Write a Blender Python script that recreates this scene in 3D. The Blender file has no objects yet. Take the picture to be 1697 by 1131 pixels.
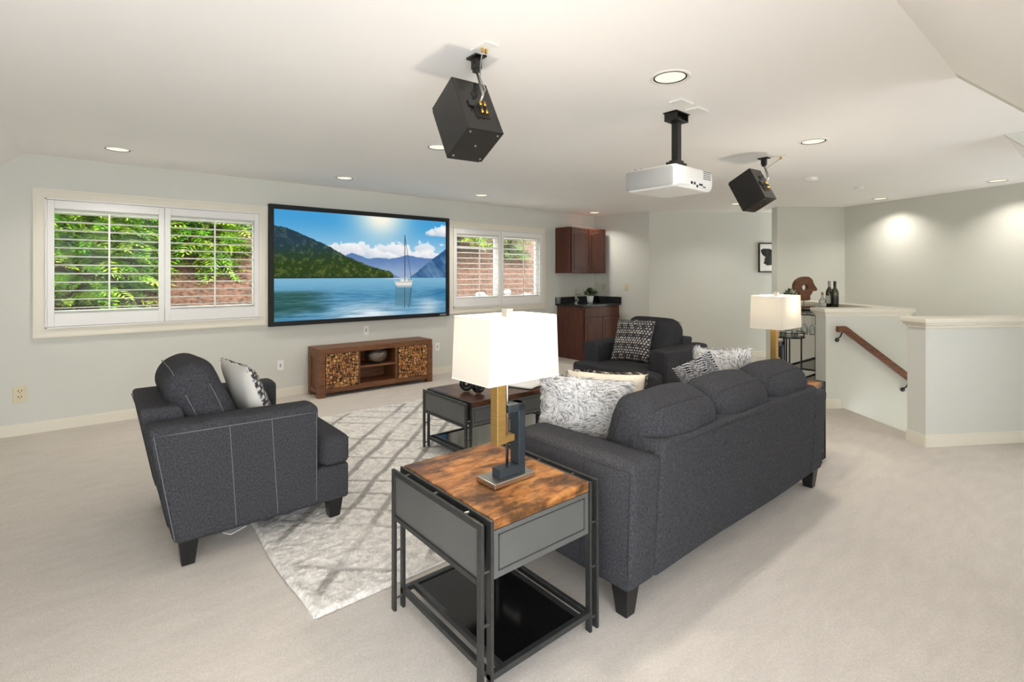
import bpy, math, random
import numpy as np
from mathutils import Matrix, Vector
random.seed(7)
scene = bpy.context.scene
col = scene.collection
# ------------------------------------------------------------------ camera, world, sun, exposure
F, CX, HY, CAMH = 840.0, 848.5, 455.0, 1.40          # focal length in pixels of the 1697x1131 frame
TH = math.atan(1001.5 / F); S, C = math.sin(TH), math.cos(TH)
cam = bpy.data.cameras.new('camera'); camo = bpy.data.objects.new('camera', cam); col.objects.link(camo)
cam.sensor_width = 36.0; cam.sensor_fit = 'HORIZONTAL'; cam.lens = 36.0 * F / 1697
cam.shift_y = -(565.5 - HY) / 1697
cam.clip_start = 0.02
camo.location = (0, 0, CAMH)
camo.rotation_euler = (math.pi / 2, 0, -math.atan2(C, S))
scene.camera = camo
EXPO = 0.64
WORLD = 5.6
vs = scene.view_settings
vs.view_transform = 'Standard'; vs.look = 'None'; vs.exposure = EXPO; vs.gamma = 1.0; vs.use_curve_mapping = False
scene.cycles.use_denoising = True
scene.cycles.max_bounces = 10; scene.cycles.diffuse_bounces = 6; scene.cycles.transparent_max_bounces = 24
scene.cycles.sample_clamp_indirect = 6.0
w = bpy.data.worlds.new('sky'); scene.world = w; w.use_nodes = True
bg = w.node_tree.nodes['Background']; bg.inputs[0].default_value = (0.92, 0.96, 1.03, 1); bg.inputs[1].default_value = WORLD
sun = bpy.data.lights.new('sun', 'SUN'); sun.energy = 3; sun.angle = 0.03; sun.color = (1.0, 0.95, 0.85)
suno = bpy.data.objects.new('sun', sun); col.objects.link(suno); suno['kind'] = 'helper'
suno.rotation_euler = Vector((-0.55, 0.03, -0.84)).to_track_quat('-Z', 'Y').to_euler()
suno.location = (8, 9, 12)

# ------------------------------------------------------------------ helpers
def lin(c):
    return tuple((v / 12.92 if v <= 0.04045 else ((v + 0.055) / 1.055) ** 2.4) for v in (x / 255.0 for x in c))
def linnp(a):
    a = np.clip(a, 0, 255) / 255.0
    return np.where(a <= 0.04045, a / 12.92, ((a + 0.055) / 1.055) ** 2.4)
MATS = {}
def mat(name, c, rough=0.6, metal=0.0, var=0.0, scale=8.0, bump=0.0, bscale=120.0, spec=0.5, stretch=(1, 1, 1), attr=False, detail=4.0, c2=None, sheen=0.0):
    if name in MATS: return MATS[name]
    m = bpy.data.materials.new(name); m.use_nodes = True; nt = m.node_tree; N = nt.nodes; L = nt.links
    b = N['Principled BSDF']; b.inputs['Roughness'].default_value = rough; b.inputs['Metallic'].default_value = metal
    b.inputs['Specular IOR Level'].default_value = spec
    if sheen: b.inputs['Sheen Weight'].default_value = sheen
    base = lin(c)
    tc = N.new('ShaderNodeTexCoord'); mp = N.new('ShaderNodeMapping'); mp.inputs['Scale'].default_value = stretch
    L.new(tc.outputs['Object'], mp.inputs['Vector'])
    src = None
    if attr:
        a = N.new('ShaderNodeAttribute'); a.attribute_name = 'Col'; src = a.outputs['Color']
    if var or c2:
        nz = N.new('ShaderNodeTexNoise'); nz.inputs['Scale'].default_value = scale; nz.inputs['Detail'].default_value = detail
        L.new(mp.outputs[0], nz.inputs['Vector'])
        if c2:
            r = N.new('ShaderNodeValToRGB'); r.color_ramp.elements[0].position = 0.35; r.color_ramp.elements[1].position = 0.65
            r.color_ramp.elements[0].color = (*base, 1); r.color_ramp.elements[1].color = (*lin(c2), 1)
            L.new(nz.outputs['Fac'], r.inputs[0]); src = r.outputs[0]
        else:
            mr = N.new('ShaderNodeMapRange'); mr.inputs['From Min'].default_value = 0.3; mr.inputs['From Max'].default_value = 0.7
            mr.inputs['To Min'].default_value = 1 - var; mr.inputs['To Max'].default_value = 1 + var
            L.new(nz.outputs['Fac'], mr.inputs[0])
            mx = N.new('ShaderNodeMix'); mx.data_type = 'RGBA'; mx.blend_type = 'MULTIPLY'; mx.inputs['Factor'].default_value = 1
            if src: L.new(src, mx.inputs['A'])
            else: mx.inputs['A'].default_value = (*base, 1)
            L.new(mr.outputs[0], mx.inputs['B']); src = mx.outputs['Result']
    if src: L.new(src, b.inputs['Base Color'])
    else: b.inputs['Base Color'].default_value = (*base, 1)
    if bump:
        n2 = N.new('ShaderNodeTexNoise'); n2.inputs['Scale'].default_value = bscale; n2.inputs['Detail'].default_value = 3
        L.new(mp.outputs[0], n2.inputs['Vector'])
        bp = N.new('ShaderNodeBump'); bp.inputs['Strength'].default_value = bump; bp.inputs['Distance'].default_value = 0.01
        L.new(n2.outputs['Fac'], bp.inputs['Height']); L.new(bp.outputs[0], b.inputs['Normal'])
    MATS[name] = m; return m
def wood(name, cols, scale=3.0, stretch=(1, 8, 8), rough=0.45, pos=(0.3, 0.5, 0.7), blot=0.0, dist=1.5):
    m = bpy.data.materials.new(name); m.use_nodes = True; nt = m.node_tree; N = nt.nodes; L = nt.links
    b = N['Principled BSDF']; b.inputs['Roughness'].default_value = rough
    tc = N.new('ShaderNodeTexCoord'); mp = N.new('ShaderNodeMapping'); mp.inputs['Scale'].default_value = stretch
    L.new(tc.outputs['Object'], mp.inputs['Vector'])
    nz = N.new('ShaderNodeTexNoise'); nz.inputs['Scale'].default_value = scale; nz.inputs['Detail'].default_value = 8; nz.inputs['Roughness'].default_value = 0.65
    nz.inputs['Distortion'].default_value = dist
    L.new(mp.outputs[0], nz.inputs['Vector'])
    r = N.new('ShaderNodeValToRGB'); e = r.color_ramp.elements
    while len(e) < len(cols): e.new(0.5)
    for k, c in enumerate(cols):
        e[k].position = pos[k]; e[k].color = (*lin(c), 1)
    L.new(nz.outputs['Fac'], r.inputs[0]); out = r.outputs[0]
    if blot:
        n2 = N.new('ShaderNodeTexNoise'); n2.inputs['Scale'].default_value = 5.5; n2.inputs['Detail'].default_value = 7; n2.inputs['Roughness'].default_value = 0.7
        m2 = N.new('ShaderNodeMapping'); m2.inputs['Scale'].default_value = (1, 1.7, 1); L.new(tc.outputs['Object'], m2.inputs['Vector']); L.new(m2.outputs[0], n2.inputs['Vector'])
        r2 = N.new('ShaderNodeValToRGB'); r2.color_ramp.elements[0].position = 0.40; r2.color_ramp.elements[1].position = 0.56
        r2.color_ramp.elements[0].color = (1 - blot,) * 3 + (1,); r2.color_ramp.elements[1].color = (1, 1, 1, 1)
        L.new(n2.outputs['Fac'], r2.inputs[0])
        mx = N.new('ShaderNodeMix'); mx.data_type = 'RGBA'; mx.blend_type = 'MULTIPLY'; mx.inputs['Factor'].default_value = 1
        L.new(out, mx.inputs['A']); L.new(r2.outputs[0], mx.inputs['B']); out = mx.outputs['Result']
    L.new(out, b.inputs['Base Color'])
    bp = N.new('ShaderNodeBump'); bp.inputs['Strength'].default_value = 0.12; bp.inputs['Distance'].default_value = 0.004
    L.new(nz.outputs['Fac'], bp.inputs['Height']); L.new(bp.outputs[0], b.inputs['Normal'])
    MATS[name] = m; return m
def emit(name, c, s):
    m = bpy.data.materials.new(name); m.use_nodes = True; N = m.node_tree.nodes
    N.remove(N['Principled BSDF']); e = N.new('ShaderNodeEmission'); e.inputs[0].default_value = (*c, 1); e.inputs[1].default_value = s
    m.node_tree.links.new(e.outputs[0], N['Material Output'].inputs[0]); MATS[name] = m; return m
def glassmat(name, tint=(1, 1, 1), refl=0.08, rough=0.0, top=.9):
    m = bpy.data.materials.new(name); m.use_nodes = True; N = m.node_tree.nodes; L = m.node_tree.links
    N.remove(N['Principled BSDF']); t = N.new('ShaderNodeBsdfTransparent'); t.inputs[0].default_value = (*tint, 1)
    g = N.new('ShaderNodeBsdfGlossy'); g.inputs['Roughness'].default_value = rough; mx = N.new('ShaderNodeMixShader')
    fr = N.new('ShaderNodeLayerWeight'); fr.inputs[0].default_value = 0.35
    mr = N.new('ShaderNodeMapRange'); mr.inputs['To Min'].default_value = refl; mr.inputs['To Max'].default_value = top
    L.new(fr.outputs['Facing'], mr.inputs[0]); L.new(mr.outputs[0], mx.inputs[0])
    L.new(t.outputs[0], mx.inputs[1]); L.new(g.outputs[0], mx.inputs[2]); L.new(mx.outputs[0], N['Material Output'].inputs[0])
    MATS[name] = m; return m

class MB:
    def __init__(s): s.v = []; s.f = []; s.c = []
    def add(s, vs_, fs, M=None, fn=None, c=None):
        o = len(s.v)
        for p in vs_:
            if fn: p = fn(p)
            if M is not None: p = M @ Vector(p)
            s.v.append(tuple(p)); s.c.append(c if c else (1, 1, 1))
        s.f += [tuple(i + o for i in f) for f in fs]; return s
    def box(s, x0, x1, y0, y1, z0, z1, M=None, fn=None, c=None):
        v = [(x0, y0, z0), (x1, y0, z0), (x1, y1, z0), (x0, y1, z0), (x0, y0, z1), (x1, y0, z1), (x1, y1, z1), (x0, y1, z1)]
        return s.add(v, [(0, 3, 2, 1), (4, 5, 6, 7), (0, 1, 5, 4), (1, 2, 6, 5), (2, 3, 7, 6), (3, 0, 4, 7)], M, fn, c)
    def rbox(s, c, h, r, n=2, k=3, M=None, fn=None, mid=None, cl=None):
        """box of half sizes h at c, edges rounded by r; fn works on centred local points"""
        ax = []
        for i in range(3):
            hi = h[i]; rr = min(r, hi * 0.98)
            e = [-hi + rr * t / k for t in range(k + 1)]
            m_ = (mid[i] if mid else n)
            inner = [(-hi + rr) + (2 * (hi - rr)) * t / (m_ + 1) for t in range(1, m_ + 1)]
            ax.append(e + inner + [-q for q in reversed(e)])
        key = {}; vv = []; ff = []
        def vid(p):
            kk = tuple(round(q, 6) for q in p)
            if kk not in key:
                inn = [max(-h[i] + min(r, h[i] * .98), min(h[i] - min(r, h[i] * .98), p[i])) for i in range(3)]
                d = Vector([p[i] - inn[i] for i in range(3)])
                if d.length > 1e-9:
                    d.normalize(); q = [inn[i] + d[i] * min(r, h[i] * .98) for i in range(3)]
                else: q = list(p)
                key[kk] = len(vv); vv.append(tuple(q))
            return key[kk]
        for a in range(3):
            b_, c_ = (a + 1) % 3, (a + 2) % 3
            for sg in (-1, 1):
                A, B = ax[b_], ax[c_]
                for i in range(len(A) - 1):
                    for j in range(len(B) - 1):
                        q = []
                        for (u, v_) in ((A[i], B[j]), (A[i + 1], B[j]), (A[i + 1], B[j + 1]), (A[i], B[j + 1])):
                            p = [0, 0, 0]; p[a] = sg * h[a]; p[b_] = u; p[c_] = v_; q.append(vid(p))
                        ff.append(tuple(q) if sg > 0 else tuple(reversed(q)))
        T = Matrix.Translation(c)
        return s.add(vv, ff, (M @ T) if M is not None else T, fn, cl)
    def cyl(s, p0, p1, r0, r1=None, n=12, caps=True, M=None, c=None):
        r1 = r0 if r1 is None else r1; p0 = Vector(p0); p1 = Vector(p1); d = (p1 - p0).normalized()
        q = d.to_track_quat('Z', 'Y').to_matrix(); vv = []
        for (p, r) in ((p0, r0), (p1, r1)):
            for i in range(n):
                a = 2 * math.pi * i / n; vv.append(tuple(p + q @ Vector((r * math.cos(a), r * math.sin(a), 0))))
        ff = [(i, (i + 1) % n, n + (i + 1) % n, n + i) for i in range(n)]
        if caps: ff += [tuple(reversed(range(n))), tuple(range(n, 2 * n))]
        return s.add(vv, ff, M, None, c)
    def tube(s, pts, r, n=8, M=None, c=None, close=False):
        pts = [Vector(p) for p in pts]; vv = []; ff = []; m = len(pts); up = None
        for i, p in enumerate(pts):
            a = pts[i - 1] if (i > 0 or close) else pts[0]; b = pts[(i + 1) % m] if (i < m - 1 or close) else pts[-1]
            d = (b - a).normalized()
            if up is None: up = d.orthogonal().normalized()
            up = (up - d * up.dot(d)).normalized(); sd = d.cross(up)
            for k in range(n):
                t = 2 * math.pi * k / n; vv.append(tuple(p + (up * math.cos(t) + sd * math.sin(t)) * r))
        for i in range(m if close else m - 1):
            for k in range(n):
                j = (i + 1) % m
                ff.append((i * n + k, i * n + (k + 1) % n, j * n + (k + 1) % n, j * n + k))
        if not close: ff += [tuple(reversed(range(n))), tuple(range((m - 1) * n, m * n))]
        return s.add(vv, ff, M, None, c)
    def lathe(s, prof, n=20, M=None, c=None):
        vv = []; ff = []; m = len(prof)
        for (r, z) in prof:
            for k in range(n):
                a = 2 * math.pi * k / n; vv.append((r * math.cos(a), r * math.sin(a), z))
        for i in range(m - 1):
            for k in range(n): ff.append((i * n + k, i * n + (k + 1) % n, (i + 1) * n + (k + 1) % n, (i + 1) * n + k))
        return s.add(vv, ff, M, None, c)
    def prism(s, poly, a, b, axis='z', M=None, c=None):
        """polygon extruded from a to b along an axis; for 'x' poly is (y,z), for 'y' (x,z), for 'z' (x,y)"""
        n = len(poly)
        def P(q, t): return {'x': (t, q[0], q[1]), 'y': (q[0], t, q[1]), 'z': (q[0], q[1], t)}[axis]
        vv = [P(q, a) for q in poly] + [P(q, b) for q in poly]
        ff = [tuple(reversed(range(n))), tuple(range(n, 2 * n))] + [(i, (i + 1) % n, n + (i + 1) % n, n + i) for i in range(n)]
        return s.add(vv, ff, M, None, c)
    def build(s, name, m, parent=None, smooth=False, colors=False, bevel=0.0, kind=None, label=None):
        me = bpy.data.meshes.new(name); me.from_pydata(s.v, [], s.f); me.update()
        if colors:
            at = me.color_attributes.new('Col', 'FLOAT_COLOR', 'POINT')
            a = np.ones((len(s.v), 4), dtype=np.float32); a[:, :3] = np.array(s.c, dtype=np.float32); at.data.foreach_set('color', a.ravel())
        me.materials.append(MATS[m] if isinstance(m, str) else m)
        if smooth: me.polygons.foreach_set('use_smooth', [True] * len(me.polygons))
        o = bpy.data.objects.new(name, me); col.objects.link(o)
        if parent: o.parent = parent
        if bevel:
            bv = o.modifiers.new('bevel', 'BEVEL'); bv.width = bevel; bv.segments = 2; bv.limit_method = 'ANGLE'; bv.angle_limit = 0.7
        if kind: o['kind'] = kind
        if label: o['label'] = label
        return o
def tag(o, label, cat, group=None, kind=None):
    o['label'] = label; o['category'] = cat
    if group: o['group'] = group
    if kind: o['kind'] = kind
    return o
def thing(name, label, cat, loc=(0, 0, 0), rz=0.0, group=None):
    o = bpy.data.objects.new(name, None); o.empty_display_size = 0.1; col.objects.link(o)
    o.location = loc; o.rotation_euler = (0, 0, rz); return tag(o, label, cat, group)
def struct(o):
    o['kind'] = 'structure'; return o
def copy_tree(o, parent=None):
    c_ = o.copy(); col.objects.link(c_); c_.parent = parent
    for ch in list(o.children): copy_tree(ch, c_)
    return c_
def mesh_copy(o, parent, loc, rot=None, name=None):
    c_ = o.copy(); col.objects.link(c_); c_.parent = parent; c_.location = loc
    if rot: c_.rotation_euler = rot
    return c_
_rs = np.random.RandomState(3); _T = _rs.rand(256, 256)
def vnoise(x, y):
    x = np.asarray(x, float); y = np.asarray(y, float)
    xi = np.floor(x).astype(int); yi = np.floor(y).astype(int); fx = x - xi; fy = y - yi
    fx = fx * fx * (3 - 2 * fx); fy = fy * fy * (3 - 2 * fy); g = lambda a, b: _T[a % 256, b % 256]
    return (g(xi, yi) * (1 - fx) + g(xi + 1, yi) * fx) * (1 - fy) + (g(xi, yi + 1) * (1 - fx) + g(xi + 1, yi + 1) * fx) * fy
def fbm(x, y, o=5):
    t = 0; a = 0.5
    for k in range(o): t = t + a * vnoise(x * 2 ** k + 17.3 * k, y * 2 ** k + 9.1 * k); a *= 0.5
    return t / 0.97
def sstep(a, b, x):
    t = np.clip((x - a) / (b - a), 0, 1); return t * t * (3 - 2 * t)

# ------------------------------------------------------------------ materials
mat('wall_paint', (212, 212, 203), 0.85, var=0.012, scale=1.5, bump=0.05, bscale=180, spec=0.2)
mat('ceiling_paint', (243, 241, 238), 0.9, var=0.01, scale=1.0, bump=0.05, bscale=150, spec=0.1)
mat('trim_paint', (228, 222, 206), 0.5, spec=0.4)
mat('shutter_paint', (234, 232, 228), 0.4, spec=0.4)
def carpet_material():
    m = bpy.data.materials.new('carpet'); m.use_nodes = True; nt = m.node_tree; N = nt.nodes; L = nt.links; b = N['Principled BSDF']
    b.inputs['Roughness'].default_value = 1.0; b.inputs['Specular IOR Level'].default_value = 0.03
    tc = N.new('ShaderNodeTexCoord'); prev = None
    for (sc, st, lo, hi, dt) in ((260, (1, 1, 1), .84, 1.13, 2), (70, (1, 1, 1), .95, 1.05, 3), (5, (1.0, 3.2, 1), .955, 1.04, 6), (1.1, (1, 1, 1), .97, 1.03, 3)):
        mp = N.new('ShaderNodeMapping'); mp.inputs['Scale'].default_value = st; mp.inputs['Rotation'].default_value = (0, 0, .5); L.new(tc.outputs['Object'], mp.inputs[0])
        nz = N.new('ShaderNodeTexNoise'); nz.inputs['Scale'].default_value = sc; nz.inputs['Detail'].default_value = dt; L.new(mp.outputs[0], nz.inputs['Vector'])
        mr = N.new('ShaderNodeMapRange'); mr.inputs['From Min'].default_value = .3; mr.inputs['From Max'].default_value = .7; mr.inputs['To Min'].default_value = lo; mr.inputs['To Max'].default_value = hi; L.new(nz.outputs['Fac'], mr.inputs[0])
        if prev is None:
            bp = N.new('ShaderNodeBump'); bp.inputs['Strength'].default_value = .8; bp.inputs['Distance'].default_value = .006; L.new(nz.outputs['Fac'], bp.inputs['Height']); L.new(bp.outputs[0], b.inputs['Normal'])
        mx = N.new('ShaderNodeMix'); mx.data_type = 'RGBA'; mx.blend_type = 'MULTIPLY'; mx.inputs['Factor'].default_value = 1
        if prev is None: mx.inputs['A'].default_value = (*lin((208, 200, 190)), 1)
        else: L.new(prev, mx.inputs['A'])
        L.new(mr.outputs[0], mx.inputs['B']); prev = mx.outputs['Result']
    L.new(prev, b.inputs['Base Color']); MATS['carpet'] = m
carpet_material()
mat('charcoal', (63, 63, 66), 0.95, var=0.40, scale=170, bump=0.5, bscale=300, spec=0.12, stretch=(1, 1, .55), detail=2)
mat('charcoal_seam', (104, 105, 108), 0.9)
mat('dark_seam', (40, 40, 43), 0.9)
mat('black_leg', (18, 17, 17), 0.4)
mat('black_metal', (62, 63, 62), 0.42, metal=0.55, var=0.15, scale=30, bump=0.05, bscale=300)
mat('grey_panel', (94, 95, 93), 0.42, metal=0.3, var=0.06, scale=6)
mat('bolt', (120, 120, 118), 0.3, metal=0.9)
mat('black_shelf', (14, 14, 15), 0.12, spec=0.6)
mat('white_plastic', (236, 236, 232), 0.35)
mat('almond_plastic', (214, 203, 172), 0.4)
mat('dark_slot', (25, 22, 20), 0.7)
mat('screen_frame', (9, 9, 10), 0.65)
mat('gloss_black', (22, 21, 20), 0.22, var=0.05, scale=4, spec=0.5)
mat('brass', (205, 160, 70), 0.25, metal=1.0)
mat('brushed_gold', (176, 142, 84), 0.38, metal=0.75, var=0.1, scale=12, stretch=(1, 1, 12))
mat('steel', (190, 188, 182), 0.28, metal=1.0)
mat('dark_blue_metal', (52, 60, 66), 0.4, metal=0.4)
mat('silver_panel', (150, 151, 150), 0.5, metal=0.2)
mat('granite', (28, 30, 30), 0.15, var=0.3, scale=160, spec=0.5)
mat('leaf', (60, 92, 42), 0.5, attr=True, spec=0.3)
mat('fabric_attr', (255, 255, 255), 0.95, attr=True, bump=0.25, bscale=300, spec=0.1)
mat('discs', (255, 255, 255), 0.6, attr=True, var=0.2, scale=160)
mat('dark_back', (34, 22, 15), 0.7)
mat('black_ceramic', (16, 17, 18), 0.35)
mat('paper', (238, 236, 230), 0.7)
mat('sculpture_wood', (128, 82, 55), 0.6, c2=(96, 58, 38), scale=14, stretch=(1, 1, 5))
mat('bottle_green', (58, 60, 26), 0.08, spec=0.7)
mat('bottle_label', (205, 202, 190), 0.6)
mat('foil_black', (24, 24, 22), 0.4)
mat('foil_grey', (150, 152, 150), 0.35, metal=0.6)
mat('cork', (176, 130, 96), 0.8)
mat('bank_soil', (118, 80, 60), 0.95, c2=(52, 34, 26), scale=22, detail=10, bump=0.8, bscale=40)
mat('rock', (205, 203, 196), 0.85, var=0.2, scale=12, bump=0.5, bscale=30)
mat('bark', (70, 52, 40), 0.9, var=0.3, scale=20)
mat('hammered', (120, 108, 98), 0.3, metal=0.85, bump=0.9, bscale=70)
mat('soap_white', (240, 240, 238), 0.3)
mat('carrara', (232, 226, 214), 0.5)
wood('walnut_stand', [(74, 44, 24), (112, 70, 40), (140, 92, 56)], 3.0, (1.2, 14, 14), 0.5)
wood('rustic_top', [(62, 37, 20), (152, 96, 46), (196, 138, 78)], 3.2, (2.4, 7, 9), 0.34, (0.30, 0.47, 0.66), blot=0.82, dist=.6)
wood('coffee_top', [(34, 20, 15), (78, 46, 30), (116, 72, 46)], 2.6, (2.0, 9, 9), 0.3, (0.28, 0.48, 0.72), blot=0.6)
wood('cherry', [(58, 28, 20), (82, 42, 29), (98, 54, 37)], 2.0, (9, 9, 1), 0.35)
wood('rail_wood', [(70, 38, 22), (108, 62, 36), (136, 84, 52)], 3.0, (2, 14, 14), 0.4)
emit('light_disc', (1.0, 0.87, 0.66), 0.85)
glassmat('window_glass', (0.97, 1.0, 0.98), 0.004, top=.25)
glassmat('clear_glass', (0.92, 0.95, 0.95), 0.10)
def shade_material():
    m = bpy.data.materials.new('lamp_fabric'); m.use_nodes = True; N = m.node_tree.nodes; L = m.node_tree.links
    N.remove(N['Principled BSDF']); d = N.new('ShaderNodeBsdfDiffuse'); d.inputs[0].default_value = (0.56, 0.53, 0.475, 1)
    t = N.new('ShaderNodeBsdfTranslucent'); t.inputs[0].default_value = (0.95, 0.86, 0.66, 1); mx = N.new('ShaderNodeMixShader'); mx.inputs[0].default_value = 0.045
    L.new(d.outputs[0], mx.inputs[1]); L.new(t.outputs[0], mx.inputs[2]); L.new(mx.outputs[0], N['Material Output'].inputs[0]); MATS['lamp_fabric'] = m
shade_material()

# ------------------------------------------------------------------ room shell
ZC = 2.46; YW = 6.13; T = 0.16; YR = -1.35
D = Vector((0.788, -0.616, 0)); E_ = Vector((0.616, 0.788, 0)); O = Vector((5.918, 1.951, 0))
def de(d, e, z=0): 
    p = O + D * d + E_ * e; return Vector((p.x, p.y, z))
def clip(poly, n, dd):
    out = []
    for i in range(len(poly)):
        a, b = poly[i], poly[(i + 1) % len(poly)]; fa = a[0] * n[0] + a[1] * n[1] - dd; fb = b[0] * n[0] + b[1] * n[1] - dd
        if fa <= 0: out.append(a)
        if (fa < 0 < fb) or (fb < 0 < fa):
            t = fa / (fa - fb); out.append((a[0] + (b[0] - a[0]) * t, a[1] + (b[1] - a[1]) * t))
    return out
fl = MB()
for (d0, d1, e0, e1) in ((-12, 9, -9, -1.02), (-12, 9, 0.012, 9), (-12, 0.19, -1.02, 0.012), (3.3, 9, -1.02, 0.0)):
    q = [tuple(de(d, e)[:2]) for d, e in ((d0, e0), (d1, e0), (d1, e1), (d0, e1))]
    for n, dd in (((1, 0), 10.3), ((-1, 0), 1.5), ((0, 1), YW + .02), ((0, -1), 1.65)): q = clip(q, n, dd)
    if len(q) > 2: fl.prism(q, -0.12, 0.0, 'z')
struct(fl.build('floor', 'carpet'))
st = MB()
for i in range(6):
    a = [tuple(de(d, e)[:2]) for d, e in ((0.19 + .26 * i, -1.02), (0.19 + .26 * (i + 1) + .02, -1.02), (0.19 + .26 * (i + 1) + .02, 0), (0.19 + .26 * i, 0))]
    st = MB(); st.prism(a, -0.18 * (i + 1) - .16, -0.18 * (i + 1), 'z'); o = st.build('stair_step', 'carpet'); struct(o)

# window wall with two openings
W1 = (-0.284, 1.478); W2 = (4.02, 5.785); WZ = (0.965, 2.075)
wl = MB(); XL, XR = -1.62, 7.25
for (a, b, z0, z1) in ((XL, W1[0], 0, ZC), (W1[0], W1[1], 0, WZ[0]), (W1[0], W1[1], WZ[1], ZC), (W1[1], W2[0], 0, ZC), (W2[0], W2[1], 0, WZ[0]), (W2[0], W2[1], WZ[1], ZC), (W2[1], XR, 0, ZC)):
    wl.box(a, b, YW, YW + T, z0 - .1, z1 + .1)
struct(wl.build('wall_window', 'wall_paint'))
def wallseg(name, p0, p1, z0=0.0, z1=ZC + .08, t=0.12, m='wall_paint'):
    """vertical slab from p0 to p1, thickness to the left of the direction p0->p1"""
    p0 = Vector((p0[0], p0[1], 0)); p1 = Vector((p1[0], p1[1], 0)); d = (p1 - p0).normalized(); n = Vector((-d.y, d.x, 0)) * t
    b = MB(); b.prism([tuple(q[:2]) for q in (p0, p1, p1 + n, p0 + n)], z0, z1, 'z'); return struct(b.build(name, m))
HALL0, HALL1 = (7.24, 5.045), (9.73, 3.203)
wallseg('wall_right', HALL0, (7.1, YW), t=-.12)
wallseg('wall_hall', HALL1, HALL0, t=-.12)
PIL0, PIL1 = (8.30, 3.418), (9.149, 2.749)
b = MB(); n = Vector((E_.x, E_.y, 0)) * .16; p0 = Vector((*PIL0, 0)); p1 = Vector((*PIL1, 0))
b.prism([tuple(q[:2]) for q in (p0, p1, p1 + n, p0 + n)], 0, ZC + .08, 'z'); struct(b.build('wall_pillar', 'wall_paint'))
rd = (Vector((8.244, .681, 0)) - Vector((*PIL1, 0))).normalized()
RW1 = tuple((Vector((*PIL1, 0)) + rd * 4.2)[:2])
wallseg('wall_stair', PIL1, RW1, z0=-2.2)
wallseg('wall_end', (10.25, 4.2), (10.25, 2.0), t=.12)
# left wall with its slope, rear slopes, dormer and an added daylight bay
for (y0_, y1_, z0_, z1_, k_) in ((YR, .2, 0, .3, 'sill'), (YR, .2, 1.42, 1.56, 'head'), (.2, YW, 0, 1.56, 'main')):  # unseen opening between sill and head, added to let in more daylight
    wallseg('wall_left_' + k_, (-1.5, y1_), (-1.5, y0_), z0=z0_, z1=z1_, t=-.12)
def slab(name, pts, nrm, m='ceiling_paint', t=.1):
    nn = Vector(nrm) * t; b = MB(); k = len(pts); vv = [tuple(p) for p in pts] + [tuple(Vector(p) + nn) for p in pts]
    b.add(vv, [tuple(reversed(range(k))), tuple(range(k, 2 * k))] + [(i, (i + 1) % k, k + (i + 1) % k, k + i) for i in range(k)]); return struct(b.build(name, m))
slab('ceiling_slope_left', [(-.42, YW, ZC), (-.42, YR, ZC), (-1.52, YR, 1.49), (-1.52, YW, 1.49)], (-.66, 0, .75))
YC = 0.547; DA, DB0, DB1 = 1.2, 3.597, 5.319
for nm, x0, x1 in (('ceiling_slope_rear', DA + .1, DB0 - .1), ('ceiling_slope_stair', DB1 + .1, 8.3)):
    slab(nm, [(x0, YC, ZC), (x1, YC, ZC), (x1, -.95, ZC - 1.50), (x0, -.95, ZC - 1.50)], (0, -.7, .7))
cl = MB()
cl.prism([(-.42, YC), (10.3, YC), (10.3, YW + .1), (-.42, YW + .1)], ZC, ZC + .1, 'z')
cl.prism([(-.42, YR), (DA, YR), (DA, YC), (-.42, YC)], ZC, ZC + .1, 'z')
cl.prism([(DB0, -1.6), (DB1, -1.6), (DB1, YC), (DB0, YC)], ZC, ZC + .1, 'z')
struct(cl.build('ceiling', 'ceiling_paint'))
for nm, x, ye, sg in (('wall_cheek_camera', DA, YR, 1), ('wall_cheek_near', DB0, -1.6, -1), ('wall_cheek_far', DB1, -1.6, 1)):
    b = MB(); b.prism([(YC + .001, ZC), (ye, ZC), (ye, 0), (-.95, 0), (-.95, ZC - 1.5)], x, x + .1 * sg, 'x'); struct(b.build(nm, 'wall_paint'))
for nm, x0, x1 in (('wall_knee_near', DA, DB0), ('wall_knee_far', DB1, 8.3)):
    wallseg(nm, (x1, -.95), (x0, -.95), z1=1.1, t=.1) if False else wallseg(nm, (x0, -.95), (x1, -.95), z1=1.05, t=-.1)
def rear_window(name, x0, x1, y, z0, z1, nv):
    b = MB(); b.box(x0, x1, y - .12, y, 0, z0); b.box(x0, x1, y - .12, y, z1, ZC + .05)
    struct(b.build('wall_' + name, 'wall_paint')); f = MB(); nn = nv
    for i in range(nn + 1):
        x = x0 + (x1 - x0) * i / nn; f.box(max(x0, x - .03), min(x1, x + .03), y - .09, y - .03, z0, z1)
    f.box(x0, x1, y - .09, y - .03, z0, z0 + .05); f.box(x0, x1, y - .09, y - .03, z1 - .05, z1)
    return struct(f.build('window_' + ('3' if nv > 3 else '4'), 'trim_paint'))
rear_window('rear', -1.5, DA, YR, .06, 2.43, 4)  # unseen window bank behind the camera, added as a daylight source
rear_window('dormer', DB0, DB1, -1.6, 1.15, 2.05, 2)

# baseboards
def baseb(name, p0, p1, h=.085, t=.014):
    p0 = Vector((*p0, 0)); p1 = Vector((*p1, 0)); d = (p1 - p0).normalized(); n = Vector((d.y, -d.x, 0)) * t
    b = MB(); b.prism([tuple(q[:2]) for q in (p0, p1, p1 + n, p0 + n)], 0, h, 'z'); b.prism([tuple(q[:2]) for q in (p0, p1, p1 + n * .55, p0 + n * .55)], h, h + .012, 'z')
    return struct(b.build(name, 'trim_paint'))
baseb('baseboard_window', (-1.49, YW), (6.12, YW))
baseb('baseboard_hall', HALL0, HALL1)
baseb('baseboard_left', (-1.5, YR), (-1.5, YW))
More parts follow.
